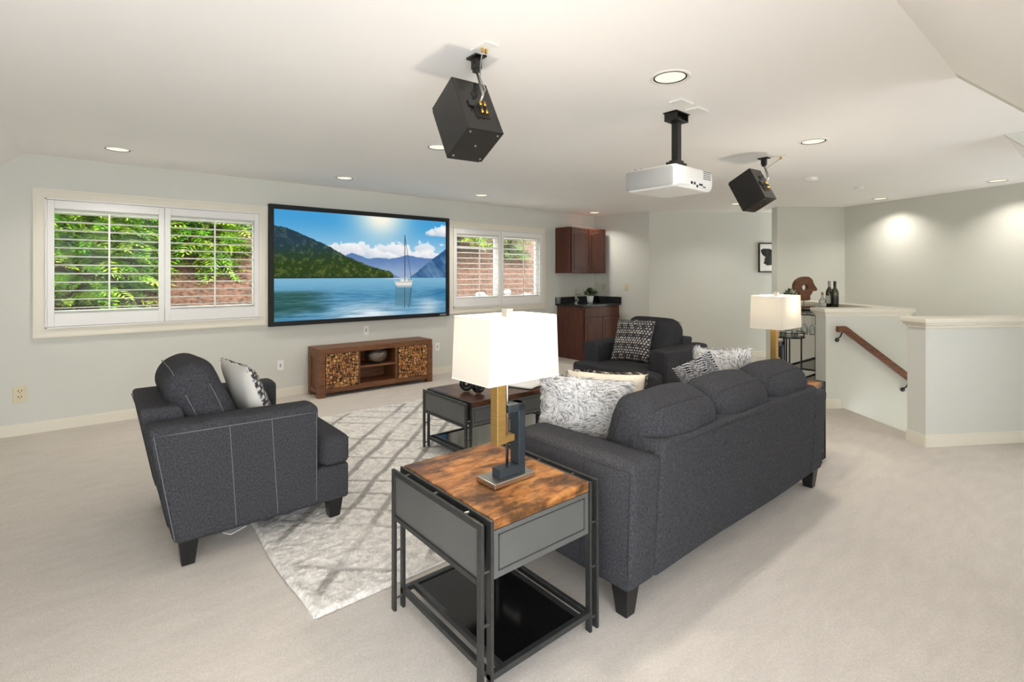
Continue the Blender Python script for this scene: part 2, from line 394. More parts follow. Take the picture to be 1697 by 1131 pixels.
# half walls round the stairs
HWZ = 1.0
def cap_piece(name, quad, z):
    b = MB(); c_ = sum((Vector(q) for q in quad), Vector((0, 0))) / 4
    def grow(q, g):
        v = Vector(q) - c_; return None
    def off(poly, g):
        r = []; n_ = len(poly)
        for i in range(n_):
            a, p, q = Vector(poly[i - 1]), Vector(poly[i]), Vector(poly[(i + 1) % n_])
            d1 = (p - a).normalized(); d2 = (q - p).normalized(); n1 = Vector((d1.y, -d1.x)); n2 = Vector((d2.y, -d2.x))
            m_ = (n1 + n2).normalized(); r.append(tuple(p + m_ * g / max(.3, m_.dot(n1))))
        return r
    b.prism(off(quad, .012), z - .045, z - .02, 'z'); b.prism(off(quad, .024), z - .02, z, 'z'); b.prism(off(quad, .038), z, z + .038, 'z')
    return struct(b.build(name, 'trim_paint', bevel=.006))
def halfwall(name, quad, z0=0.0):
    quad = [tuple(q[:2]) for q in quad]
    b = MB(); b.prism(quad, z0, HWZ, 'z'); w_ = struct(b.build('wall_' + name, 'wall_paint')); return quad
qa = halfwall('stair_half_far', [de(0, 0), de(.90, 0), de(.90, .17), de(0, .17)], -1.8)
qb = halfwall('stair_half_side', [de(.75, .171), de(.90, .171), de(.90, 2.55), de(.75, 2.55)])
cap_piece('trim_1', qa, HWZ + .005); cap_piece('trim_2', qb, HWZ + .004)
n2 = Vector((5.213, .994, 0)); nd = Vector((.842, -.539, 0)); nn = Vector((.539, .842, 0))
qn = halfwall('stair_half_near', [n2, n2 + nd * 2.4, n2 + nd * 2.4 + nn * .165, n2 + nn * .165], -1.8)
cap_piece('trim_3', qn, HWZ + .005)
baseb('baseboard_near', tuple((n2 - nd * .012)[:2]), tuple((n2 + nd * 2.4)[:2]))
baseb('baseboard_near_end', tuple((n2 + nn * .165)[:2]), tuple(n2[:2]))
baseb('baseboard_far_end', tuple(de(0, .17)[:2]), tuple(de(0, 0)[:2]))
baseb('baseboard_far', tuple(de(0, 0)[:2]), tuple(de(.15, 0)[:2]))

# ------------------------------------------------------------------ shuttered windows
slat_proto = None
def shutter_window(name, x0, mate_tilt=None):
    """casing 1.92 m wide starting at x0"""
    global slat_proto
    w0 = bpy.data.objects.new(name, None); col.objects.link(w0); struct(w0); w0.location = (x0, YW, 0)
    xa, xb, za, zb = 0.0, 1.92, .835, 2.163
    cs = MB(); cw = .082
    for (a, b_, c_, d_) in ((xa, xb, zb - cw, zb), (xa, xb, za, za + cw), (xa, xa + cw, za + cw, zb - cw), (xb - cw, xb, za + cw, zb - cw)):
        cs.box(a, b_, -.020, .0, c_, d_)
    for (a, b_, c_, d_) in ((xa + .004, xb - .004, zb - .022, zb - .004), (xa + .004, xb - .004, za + .004, za + .022), (xa + .004, xa + .022, za + .022, zb - .022), (xb - .022, xb - .004, za + .022, zb - .022)):
        cs.box(a, b_, -.028, -.018, c_, d_)
    cs.build('casing', 'trim_paint', w0)
    fr = MB(); g = .012
    A, B, Zl, Zh = .082, 1.838, .917, 2.081
    for (a, b_, c_, d_) in ((A, B, Zh - g, Zh), (A, B, Zl, Zl + g), (A, A + g, Zl, Zh), (B - g, B, Zl, Zh)): fr.box(a, b_, -.034, .04, c_, d_)
    fr.build('shutter_frame', 'shutter_paint', w0)
    # window sash and panes further out
    sa = MB()
    for (a, b_, c_, d_) in ((A, B, Zh - .045, Zh), (A, B, Zl + .04, Zl + .085), (A, A + .045, Zl, Zh), (B - .045, B, Zl, Zh), (.93, .99, Zl, Zh)): sa.box(a, b_, .095, .135, c_, d_)
    sa.build('sash', 'shutter_paint', w0)
    for (a, b_) in ((A + .045, .93), (.99, B - .045)):
        p = MB(); p.box(a, b_, .112, .118, Zl + .085, Zh - .045); p.build('pane', 'window_glass', w0)
    for k, px0 in enumerate((.095, .9625)):
        px1 = px0 + .8625
        pn = MB(); sw = .047; lo, hi = 1.045, 1.992; y0, y1 = -.030, .0
        pn.box(px0, px0 + sw, y0, y1, Zl + .015, Zh - .015); pn.box(px1 - sw, px1, y0, y1, Zl + .015, Zh - .015)
        pn.box(px0 + sw, px1 - sw, y0, y1, Zl + .015, lo); pn.box(px0 + sw, px1 - sw, y0, y1, hi, Zh - .015)
        po = pn.build('shutter_panel', 'shutter_paint', w0, bevel=.002)
        if slat_proto is None:
            sl = MB(); hw = (.8625 - 2 * sw) / 2 - .003
            prof = [(-.032, 0), (-.022, .0036), (0, .0052), (.022, .0036), (.032, 0), (.022, -.0036), (0, -.0052), (-.022, -.0036)]
            sl.prism(prof, -hw, hw, 'x'); tmp = sl.build('slat', 'shutter_paint'); slat_proto = tmp.data; bpy.data.objects.remove(tmp)
        for i in range(12):
            so = bpy.data.objects.new('slat', slat_proto); col.objects.link(so); so.parent = po
            so.location = ((px0 + px1) / 2, -.015, 1.951 - .0778 * i)
            so.rotation_euler = (-.55 if (mate_tilt == k and i == 2) else -.10, 0, 0)
        rd_ = MB(); xm = (px0 + px1) / 2; rd_.box(xm - .007, xm + .007, -.060, -.049, 1.07, 1.965); rd_.build('tilt_rod', 'shutter_paint', po)
        hg = MB()
        hx = px0 - .004 if k == 0 else px1 + .004
        for hz in (1.15, 1.85): hg.cyl((hx, -.036, hz - .03), (hx, -.036, hz + .03), .005, n=8)
        hg.build('hinge', 'shutter_paint', po, kind='stuff')
    return w0
shutter_window('window_1', -.365)
shutter_window('window_2', 3.94, mate_tilt=0)

# ------------------------------------------------------------------ outdoors beyond the windows
bk = MB(); nx, ny = 60, 24; vv = []
for j in range(ny + 1):
    for i in range(nx + 1):
        x = -5 + 20 * i / nx; y = 6.55 + 6.0 * j / ny
        z = .86 + .78 * (y - 6.75) * (1 if y > 6.75 else .1) + .16 * float(fbm(x * 1.3 + 40, y * 1.3 + 7)) - .08
        if y > 10.5: z = .86 + .78 * 3.75 + (y - 10.5) * .3
        vv.append((x, y, z))
bk.add(vv, [(j * (nx + 1) + i, j * (nx + 1) + i + 1, (j + 1) * (nx + 1) + i + 1, (j + 1) * (nx + 1) + i) for j in range(ny) for i in range(nx)])
tag(bk.build('garden_bank', 'bank_soil', smooth=True), 'brown mulch bank rising outside the shuttered windows', 'garden bank', kind='structure')
def conifer(name, label, base, h, spread, n, seed, cols, lo=0.15, group='shrubs and conifers outside the windows'):
    R = random.Random(seed); t = thing(name, label, 'tree', base, group=group)
    tr = MB(); tr.tube([(0, 0, -.3), (.03, .02, h * .5), (0, 0, h)], .05, 7); tr.build('trunk', 'bark', t, True)
    fo = MB()
    for i in range(n):
        a = R.uniform(0, 2 * math.pi); zz = h * (lo + (1 - lo) * R.random()); rad = spread * (1.0 - .45 * zz / h) * math.sqrt(R.uniform(.15, 1))
        cpos = Vector((rad * math.cos(a), rad * math.sin(a), zz + R.uniform(-.05, .05)))
        dirv = Vector((math.cos(a + R.uniform(-.9, .9)), math.sin(a + R.uniform(-.9, .9)), R.uniform(-.75, .05))).normalized()
        side = dirv.cross(Vector((0, 0, 1)) + Vector((R.uniform(-.5, .5), R.uniform(-.5, .5), 0))).normalized()
        base_c = cols[R.randrange(len(cols))]; k = R.uniform(.45, 1.05); cc = tuple(min(1, q * k) for q in lin(base_c))
        ln = R.uniform(.13, .26)
        for s_ in range(4):
            p = cpos + dirv * ln * s_ / 4
            for sg in (-1, 1):
                tip = p + (dirv * .75 + side * sg) * ln * (.42 - .07 * s_); q1 = p + dirv * ln * .13; q2 = p + (dirv * .25 + side * sg * .7) * ln * .28 
                fo.add([tuple(p), tuple(q2), tuple(tip), tuple(q1 + (tip - q1) * .5)], [(0, 1, 2, 3)], c=cc)
        p = cpos + dirv * ln
        fo.add([tuple(p - side * .008), tuple(p + dirv * ln * .3), tuple(p + side * .008)], [(0, 1, 2)], c=cc)
    fo.build('foliage', 'leaf', t, colors=True, kind='stuff'); return t
G1 = [(168, 204, 40), (132, 186, 40), (196, 222, 70), (104, 160, 38), (60, 104, 36)]
G2 = [(120, 168, 70), (84, 132, 58), (160, 196, 92), (60, 104, 48)]
conifer('conifer', 'tall bright green conifer filling the left shutter panel', (-.1, 7.65, .7), 3.0, .95, 6500, 1, G1, .05)
conifer('conifer', 'yellow green conifer filling the left part of the second shutter panel', (1.2, 7.95, .8), 2.8, .62, 3200, 2, G1, .05)
conifer('deciduous_shrub', 'loose pale green shrub behind the left window right panel', (2.3, 8.7, 1.7), 2.1, .5, 800, 3, G2, .2)
conifer('conifer', 'small green conifer at the top of the right window left panel', (5.35, 7.95, 1.35), 1.7, .6, 800, 4, G1, .35)
conifer('fern_shrub', 'light green shrub in the right window right panel', (6.6, 7.95, 1.3), 1.5, .38, 420, 5, G2, .3)
R = random.Random(11)
for i in range(12):
    x = 4.5 + i * .27 + R.uniform(-.05, .05); y = 6.95 + R.uniform(-.1, .15); s_ = R.uniform(.07, .115)
    rk = MB(); rk.rbox((0, 0, 0), (s_, s_ * .7, s_ * .55), s_ * .5, n=1, k=2, fn=lambda p: (p[0] * (1 + .25 * math.sin(9 * p[1] + x * 7)), p[1] * (1 + .2 * math.sin(8 * p[2] + x)), p[2] * (1 + .25 * math.sin(11 * p[0] + y * 9))))
    o = rk.build('garden_rock', 'rock'); o.location = (x, y, .99 + R.uniform(0, .06)); o.rotation_euler = (R.uniform(-.3, .3), R.uniform(-.3, .3), R.uniform(0, 3))
    tag(o, 'pale rock edging the mulch bank outside the right window', 'rock', 'rocks outside the right window')

# ------------------------------------------------------------------ recessed ceiling lights
LIGHTS = [(2.40, 1.54, 'near the projector, largest in view'), (4.43, 1.55, 'right of the projector'), (.20, 5.43, 'above the left window'), (2.17, 5.45, 'above the projection screen'),
          (4.05, 5.46, 'above the right window'), (6.66, 5.74, 'above the corner cabinet'), (7.89, .86, 'at the far right above the stairs'), (8.50, 2.12, 'above the wine bottles'),
          (2.24, 3.62, 'half hidden by the left speaker'), (7.48, 3.66, 'half hidden by the right speaker')]
def recessed(x, y, where):
    t = thing('recessed_light', 'round recessed ceiling light ' + where, 'ceiling light', (x, y, ZC), group='recessed ceiling lights')
    r = MB(); r.lathe([(.085, .004), (.088, -.004), (.106, -.005), (.109, 0)], 28); r.build('trim_ring', 'white_plastic', t, True)
    g = MB(); g.lathe([(.0875, -.0042), (.082, -.0052), (.079, -.003), (.078, .006)], 28); g.build('gasket', 'dark_slot', t, True)
    d = MB(); d.lathe([(.0001, -.0015), (.081, -.0015)], 28); d.build('lamp_lens', 'light_disc', t)
    l = bpy.data.lights.new('downlight', 'AREA'); l.shape = 'DISK'; l.size = .15; l.energy = 4.6; l.color = (1.0, .95, .88); l.spread = math.radians(125)
    lo = bpy.data.objects.new('downlight', l); col.objects.link(lo); lo.parent = t; lo.location = (0, 0, -.012); lo['kind'] = 'helper'
for a in LIGHTS: recessed(*a)
for (x, y, s_, lb) in ((6.10, 2.16, .07, 'round white smoke detector on the ceiling beside the right speaker'), (7.15, 2.0, .05, 'smaller white ceiling sensor right of the smoke detector')):
    m_ = MB(); m_.lathe([(.0001, -.035), (s_ * .8, -.034), (s_, -.02), (s_, 0)], 24); o = m_.build('smoke_detector', 'white_plastic', None, True); o.location = (x, y, ZC); tag(o, lb, 'smoke detector')

# ------------------------------------------------------------------ wall plates
def plate(name, label, cat, loc, rz, m, kind):
    """a plate that faces local -y"""
    t = thing(name, label, cat, loc, rz)
    w_, h_ = (.036, .057); p = MB(); p.rbox((0, -.003, 0), (w_, .003, h_), .003, n=0, k=2); p.build('cover_plate', m, t)
    s = MB()
    if kind == 'outlet':
        for zc in (-.02, .02):
            s = MB()
            for dx in (-.008, .008): s.box(dx - .0022, dx + .0022, -.0068, -.005, zc, zc + .010)
            s.cyl((0, -.0068, zc - .008), (0, -.005, zc - .008), .003, n=8); s.build('socket', 'dark_slot', t, kind='stuff')
        return t
    elif kind == 'port':
        for zc in (-.010, .010): s = MB(); s.box(-.007, .007, -.0068, -.005, zc - .006, zc + .006); s.build('socket', 'dark_slot', t)
        return t
    else:
        s.box(-.016, .016, -.0090, -.005, -.032, .032)
    s.build('socket' if kind != 'switch' else 'rocker', 'dark_slot' if kind != 'switch' else 'almond_plastic', t); return t
plate('wall_outlet', 'almond power outlet low on the wall under the left window', 'outlet', (-.446, YW, .355), 0, 'almond_plastic', 'outlet').scale = (1.25, 1, 1.25)
plate('wall_jack', 'white wall jack behind the left armchair', 'outlet', (1.691, YW, .36), 0, 'white_plastic', 'port')
plate('wall_jack', 'white wall jack just below the projection screen', 'outlet', (2.719, YW, .69), 0, 'white_plastic', 'port')
plate('wall_jack', 'white wall jack right of the wooden media stand', 'outlet', (3.77, YW, .383), 0, 'white_plastic', 'port')
rwa = math.atan2(HALL0[1] - YW, HALL0[0] - 7.1)
plate('wall_outlet', 'almond outlet on the wall nearest the upper cabinet', 'outlet', (7.125, 5.93, 1.165), -math.pi / 2 + .13, 'almond_plastic', 'outlet')
plate('light_switch', 'almond light switch right of the corner cabinet', 'switch', (7.183, 5.48, 1.18), -math.pi / 2 + .13, 'almond_plastic', 'switch')

# ------------------------------------------------------------------ projection screen
def picture(U, V):
    """lake, wooded hill and sailing boat; U right, V up, both 0..1, returns sRGB 0..255"""
    c3 = lambda c: np.array(c, float)[None, :]
    mixc = lambda a, b, t: a * (1 - t[:, None]) + b * t[:, None]
    asp = 1.777; X = U * asp; hz = .385
    sky = mixc(c3((205, 228, 240)) + 0 * U[:, None], c3((72, 162, 218)), sstep(.45, .98, V))
    glow = np.exp(-(((U - .57) / .15) ** 2 + ((V - 1.0) / .22) ** 2)); sky = mixc(sky, c3((255, 252, 235)), np.clip(glow * 1.05, 0, 1))
    nzc = fbm(X * 22 + 3, V * 26 + 8, 4); nzf = fbm(X * 60 + 1, V * 60, 3)
    def puffs(seed, u0, u1, vb, hh, n):
        nonlocal sky
        R = np.random.RandomState(seed)
        for k in range(n):
            cu = R.uniform(u0, u1); e_ = 1 - abs((cu - (u0 + u1) / 2) / ((u1 - u0) / 2)) ** 2; rr = hh * (.22 + .34 * R.rand()) * (.45 + .55 * e_); cv = vb + rr * .35 + hh * .55 * e_ * R.rand() * (1 - k / n)
            dd = np.sqrt(((X - cu * asp) / (rr * 1.5)) ** 2 + ((V - cv) / rr) ** 2) + (nzc - .5) * .9 + (nzf - .5) * .35
            al = sstep(1.0, .72, dd) * sstep(vb - .012, vb + .03, V + (nzc - .5) * .03)
            lit = np.clip(.5 + .55 * (V - cv) / rr + .25 * (X - cu * asp) / rr * .4 + (nzf - .5) * .5, 0, 1)
            sky = mixc(sky, mixc(c3((196, 206, 224)) + 0 * U[:, None], c3((253, 253, 252)), lit), al * .9)
    puffs(1, .20, .54, .60, .17, 26); puffs(2, .52, .76, .585, .20, 22); puffs(3, .70, .99, .57, .17, 24); puffs(4, .88, 1.05, .835, .15, 14); puffs(5, .95, 1.02, .73, .04, 6); puffs(6, .50, .70, .575, .08, 10)
    prof = lambda xs, ys: np.interp(U, xs, ys) + (fbm(X * 14, 0 * X + 5, 4) - .5) * .022
    out = sky
    m1 = prof([.30, .36, .40, .45, .50, .56, .62, .68, .73, .78, .84, .90, 1.0], [.57, .60, .632, .60, .57, .585, .575, .60, .622, .605, .60, .585, .55])
    out = mixc(out, mixc(c3((156, 178, 212)) + 0 * U[:, None], c3((96, 130, 182)), sstep(hz, .62, V + .05 * (fbm(X * 9, V * 14) - .5))), sstep(.003, -.003, V - m1))
    m2 = prof([.40, .46, .56, .62, .70], [.555, .52, .47, .44, .38]); out = mixc(out, c3((108, 132, 174)) + 0 * U[:, None], sstep(.003, -.003, V - m2))
    m3 = prof([.74, .78, .85, .92, .97, 1.0], [.375, .42, .52, .60, .66, .70]); rid = fbm(X * 16 + V * 12, V * 9 - X * 4, 5)
    out = mixc(out, mixc(c3((52, 92, 140)) + 0 * U[:, None], c3((112, 148, 182)), np.clip((rid - .3) * 1.9, 0, 1)), sstep(.003, -.003, V - m3))
    m4 = np.interp(U, [0, .06, .12, .2, .28, .36, .44, .5, .57, .62, .642, .65], [.857, .84, .80, .74, .68, .605, .545, .505, .475, .455, .43, .37]) + (fbm(X * 40, 0 * X + 9, 3) - .5) * .018
    bush = fbm(X * 30 + 2, V * 34, 2) * .75 + fbm(X * 90, V * 80, 2) * .45 - .1; up = sstep(.50, .74, V + .06 * (fbm(X * 6, V * 6) - .5))
    tree = mixc(mixc(c3((50, 70, 36)) + 0 * U[:, None], c3((138, 142, 70)), np.clip((bush - .34) * 2.1, 0, 1)), mixc(c3((44, 66, 78)) + 0 * U[:, None], c3((96, 116, 106)), np.clip((bush - .34) * 2.1, 0, 1)), up)
    tree = mixc(tree, c3((40, 52, 48)) + 0 * U[:, None], sstep(.41, .385, V) * .75)
    out = mixc(out, tree, sstep(.003, -.003, V - m4))
    # water
    dpt = (hz - V) / hz; wv = fbm(X * 5 / (.25 + dpt), V * 70 / (.35 + dpt), 4)
    wat = mixc(c3((128, 184, 214)) + 0 * U[:, None], c3((86, 148, 184)), sstep(.0, .55, dpt))
    wat = mixc(wat, c3((216, 228, 236)), np.clip(np.exp(-((U - .50) / .22) ** 2) * sstep(.45, .95, dpt) * .85 * (.55 + wv), 0, 1))
    wat = mixc(wat, c3((206, 222, 232)), np.clip(np.exp(-((U - .88) / .08) ** 2) * sstep(.35, .75, dpt) * .75, 0, 1))
    refl = sstep(.36, .12, U + .1 * (wv - .5)) * sstep(.26, .36, dpt + .06 * (wv - .5)) * sstep(1.02, .78, dpt + U * .5 + .2 * (wv - .5)); wat = mixc(wat, c3((58, 98, 96)), refl * .92)
    wat = mixc(wat, c3((62, 128, 172)), np.exp(-((U - 1.0) / .14) ** 2) * sstep(.28, .36, dpt) * sstep(.72, .5, dpt) * .85)
    wat = wat + ((wv + .5 * (fbm(X * 16 / (.3 + dpt), V * 150 / (.4 + dpt), 3) - .5))[:, None] - .5) * 62 * sstep(.0, .5, dpt)[:, None]
    wat = mixc(wat, c3((236, 240, 242)), np.exp(-((U - .68) / .08) ** 2) * sstep(.06, .0, dpt) * .8)
    out = np.where((V < hz)[:, None], wat, out)
    # sailing boat
    def blend(mask, c): 
        nonlocal out
        out = mixc(out, c3(c) + 0 * U[:, None], np.clip(mask, 0, 1))
    box = lambda u0, u1, v0, v1: ((U > u0) & (U < u1) & (V > v0) & (V < v1)).astype(float)
    sh_ = sstep(.285, .295, V) * sstep(.352, .344, V - .012 * ((U - .70) / .06) ** 2 ) * ((U > .652 + (.345 - V) * .35) & (U < .768 - (.345 - V) * .15))
    blend(box(.655, .765, .10, .285) * .35 * (.6 + .8 * (wv > .45)), (84, 120, 128))
    blend(sh_ * 1.0, (232, 232, 228)); blend(sh_ * (V < .305), (176, 184, 186)); blend(sh_ * (V > .335), (206, 198, 184))
    blend(box(.69, .738, .347, .368), (238, 234, 224)); blend(box(.698, .728, .366, .392) * (fbm(X * 60, V * 60, 2) > .42), (226, 214, 192))
    blend((np.abs(U - .719) < .0022) * (V > .35) * (V < .83), (70, 66, 66)); blend((np.abs(U - (.719 + (.815 - V) * .096)) < .0016) * (V > .36) * (V < .815), (82, 80, 82))
    blend((np.abs(U - .717) < .0026) * (V > .07) * (V < .285) * .8, (70, 84, 92)); blend((np.abs(U - (.745 + (V - .07) * .07)) < .0028) * (V > .07) * (V < .285) * .7, (70, 84, 92))
    return np.clip(out, 0, 255)
SX0, SX1, SZ0, SZ1, YS = 1.557, 3.937, .812, 2.192, 6.07
t = thing('projection_screen', 'wide black framed screen showing a lake with a sailing boat', 'screen', ((SX0 + SX1) / 2, YS, 0)); hw = (SX1 - SX0) / 2; bz = .052
b = MB()
for (a0, a1, c0, c1) in ((-hw, hw, SZ1 - bz, SZ1), (-hw, hw, SZ0, SZ0 + bz), (-hw, -hw + bz, SZ0 + bz, SZ1 - bz), (hw - bz, hw, SZ0 + bz, SZ1 - bz)): b.box(a0, a1, 0, .055, c0, c1)
b.box(-hw + .02, hw - .02, .03, .05, SZ0 + .02, SZ1 - .02); b.build('frame', 'screen_frame', t, bevel=.004)
GX, GY = 620, 349; iu = np.linspace(0, 1, GX); iv = np.linspace(0, 1, GY); UU, VV = np.meshgrid(iu, iv); rgb = linnp(picture(UU.ravel(), VV.ravel()))
me = bpy.data.meshes.new('picture'); X0, X1, Z0, Z1 = -hw + bz - .003, hw - bz + .003, SZ0 + bz - .003, SZ1 - bz + .003
co = np.stack([X0 + (X1 - X0) * UU.ravel(), np.full(UU.size, .022), Z0 + (Z1 - Z0) * VV.ravel()], 1)
ii = np.arange(GX * GY).reshape(GY, GX); fq = np.stack([ii[:-1, :-1], ii[:-1, 1:], ii[1:, 1:], ii[1:, :-1]], -1).reshape(-1, 4)
def grid_mesh(me, co, fq, rgb):
    me.vertices.add(len(co)); me.vertices.foreach_set('co', co.astype(np.float32).ravel())
    me.loops.add(fq.size); me.loops.foreach_set('vertex_index', fq.astype(np.int32).ravel())
    me.polygons.add(len(fq)); me.polygons.foreach_set('loop_start', np.arange(0, fq.size, 4, dtype=np.int32)); me.update(calc_edges=True)
    at = me.color_attributes.new('Col', 'FLOAT_COLOR', 'POINT'); a = np.ones((len(co), 4), np.float32); a[:, :3] = rgb; at.data.foreach_set('color', a.ravel())
grid_mesh(me, co, fq, rgb)
m = bpy.data.materials.new('screen_picture'); m.use_nodes = True; N = m.node_tree.nodes; N.remove(N['Principled BSDF']); e = N.new('ShaderNodeEmission'); a = N.new('ShaderNodeAttribute'); a.attribute_name = 'Col'
m.node_tree.links.new(a.outputs['Color'], e.inputs[0]); e.inputs[1].default_value = 0.95 * 2 ** -EXPO; m.node_tree.links.new(e.outputs[0], N['Material Output'].inputs[0]); me.materials.append(m)
o = bpy.data.objects.new('picture', me); col.objects.link(o); o.parent = t
b = MB(); b.box(hw - .16, hw - .06, -.002, .002, SZ0 + .016, SZ0 + .034); b.build('badge', 'silver_panel', t)

# ------------------------------------------------------------------ wooden media stand
t = thing('media_stand', 'low rustic wood media stand with two round-slice doors under the screen', 'media stand', (2.725, 5.745, 0)); H_ = .555; hw = .735; dp = .36
tp = MB(); tp.box(-hw, hw, 0, dp, H_ - .065, H_); tp.build('top', 'walnut_stand', t, bevel=.006)
for sx in (-1, 1):
    for yy in (0, dp - .075):
        l = MB(); x0 = -hw if sx < 0 else hw - .075; l.box(x0, x0 + .075, yy - .004, yy + .075, 0, H_ - .062); l.build('leg', 'walnut_stand', t, bevel=.005)
    s = MB(); xx = -hw + .02 if sx < 0 else hw - .045; s.box(xx, xx + .025, .07, dp - .07, .05, H_ - .06); s.build('side_panel', 'walnut_stand', t)
    xx = -hw + .006 if sx < 0 else hw - .046
    for zz in (.045, H_ - .1): r_ = MB(); r_.box(xx, xx + .04, .07, dp - .07, zz, zz + .05); r_.build('side_rail', 'walnut_stand', t)
r_ = MB(); r_.box(-hw + .07, hw - .07, .005, .05, .045, .10); r_.build('bottom_rail', 'walnut_stand', t, bevel=.004)
r_ = MB(); r_.box(-hw + .06, hw - .06, .02, dp - .02, .085, .105); r_.build('bottom_board', 'walnut_stand', t)
r_ = MB(); r_.box(-.255, .235, .02, dp - .02, .285, .312); r_.build('shelf', 'walnut_stand', t, bevel=.003)
for xx in (-.275, .212):
    r_ = MB(); r_.box(xx, xx + .03, .012, dp - .02, .10, H_ - .06); r_.build('divider', 'walnut_stand', t)
r_ = MB(); r_.box(-hw + .04, hw - .04, dp - .025, dp - .01, .08, H_ - .06); r_.build('back_board', 'walnut_stand', t)
R = random.Random(5)
for (x0, x1) in ((-.66, -.262), (.245, .66)):
    d = MB(); d.box(x0, x1, .008, .03, .10, .492); do = d.build('door', 'dark_back', t)
    ds = MB(); gx = 19; st_ = (x1 - x0 - .012) / gx; gz = 19; sz = .386 / gz; occ = set()
    for i in range(gx):
        for j in range(gz):
            if (i, j) in occ or R.random() < .06: continue
            big = R.random() < .22 and i < gx - 1 and j < gz - 1 and not {(i + 1, j), (i, j + 1), (i + 1, j + 1)} & occ
            if big: occ |= {(i + 1, j), (i, j + 1), (i + 1, j + 1)}
            cx = x0 + .006 + st_ * (i + (1 if big else .5)); cz = .103 + sz * (j + (1 if big else .5)); rr = st_ * (.92 if big else .52) * R.uniform(.82, 1.0)
            cc = lin(R.choice([(196, 142, 84), (178, 120, 66), (214, 166, 106), (150, 98, 54), (120, 74, 42), (186, 128, 72)])); pr = R.uniform(.004, .014)
            ds.cyl((cx, .010, cz), (cx, .008 - pr, cz), rr, rr * .97, n=9, c=cc)
    ds.build('wood_slice', 'discs', do, colors=True, kind='stuff')
t = thing('decor_bowl', 'dark hammered metal bowl with heart-shaped rim on the media stand shelf', 'bowl', (2.735, 5.86, .313))
bw = MB(); prof = [(.0001, .004), (.05, .0), (.085, .018), (.112, .055), (.12, .098), (.115, .132), (.109, .130), (.113, .098), (.104, .058), (.075, .026), (.0001, .014)]
bw.lathe(prof, 32, M=None); bw.v = [(x * 1.15, y * .95, z + (.028 * abs(math.sin(math.atan2(y, x))) - .03 * math.exp(-(x / .03) ** 2)) * max(0, (z - .06) / .07)) for (x, y, z) in bw.v]
bw.build('bowl_body', 'hammered', t, True)

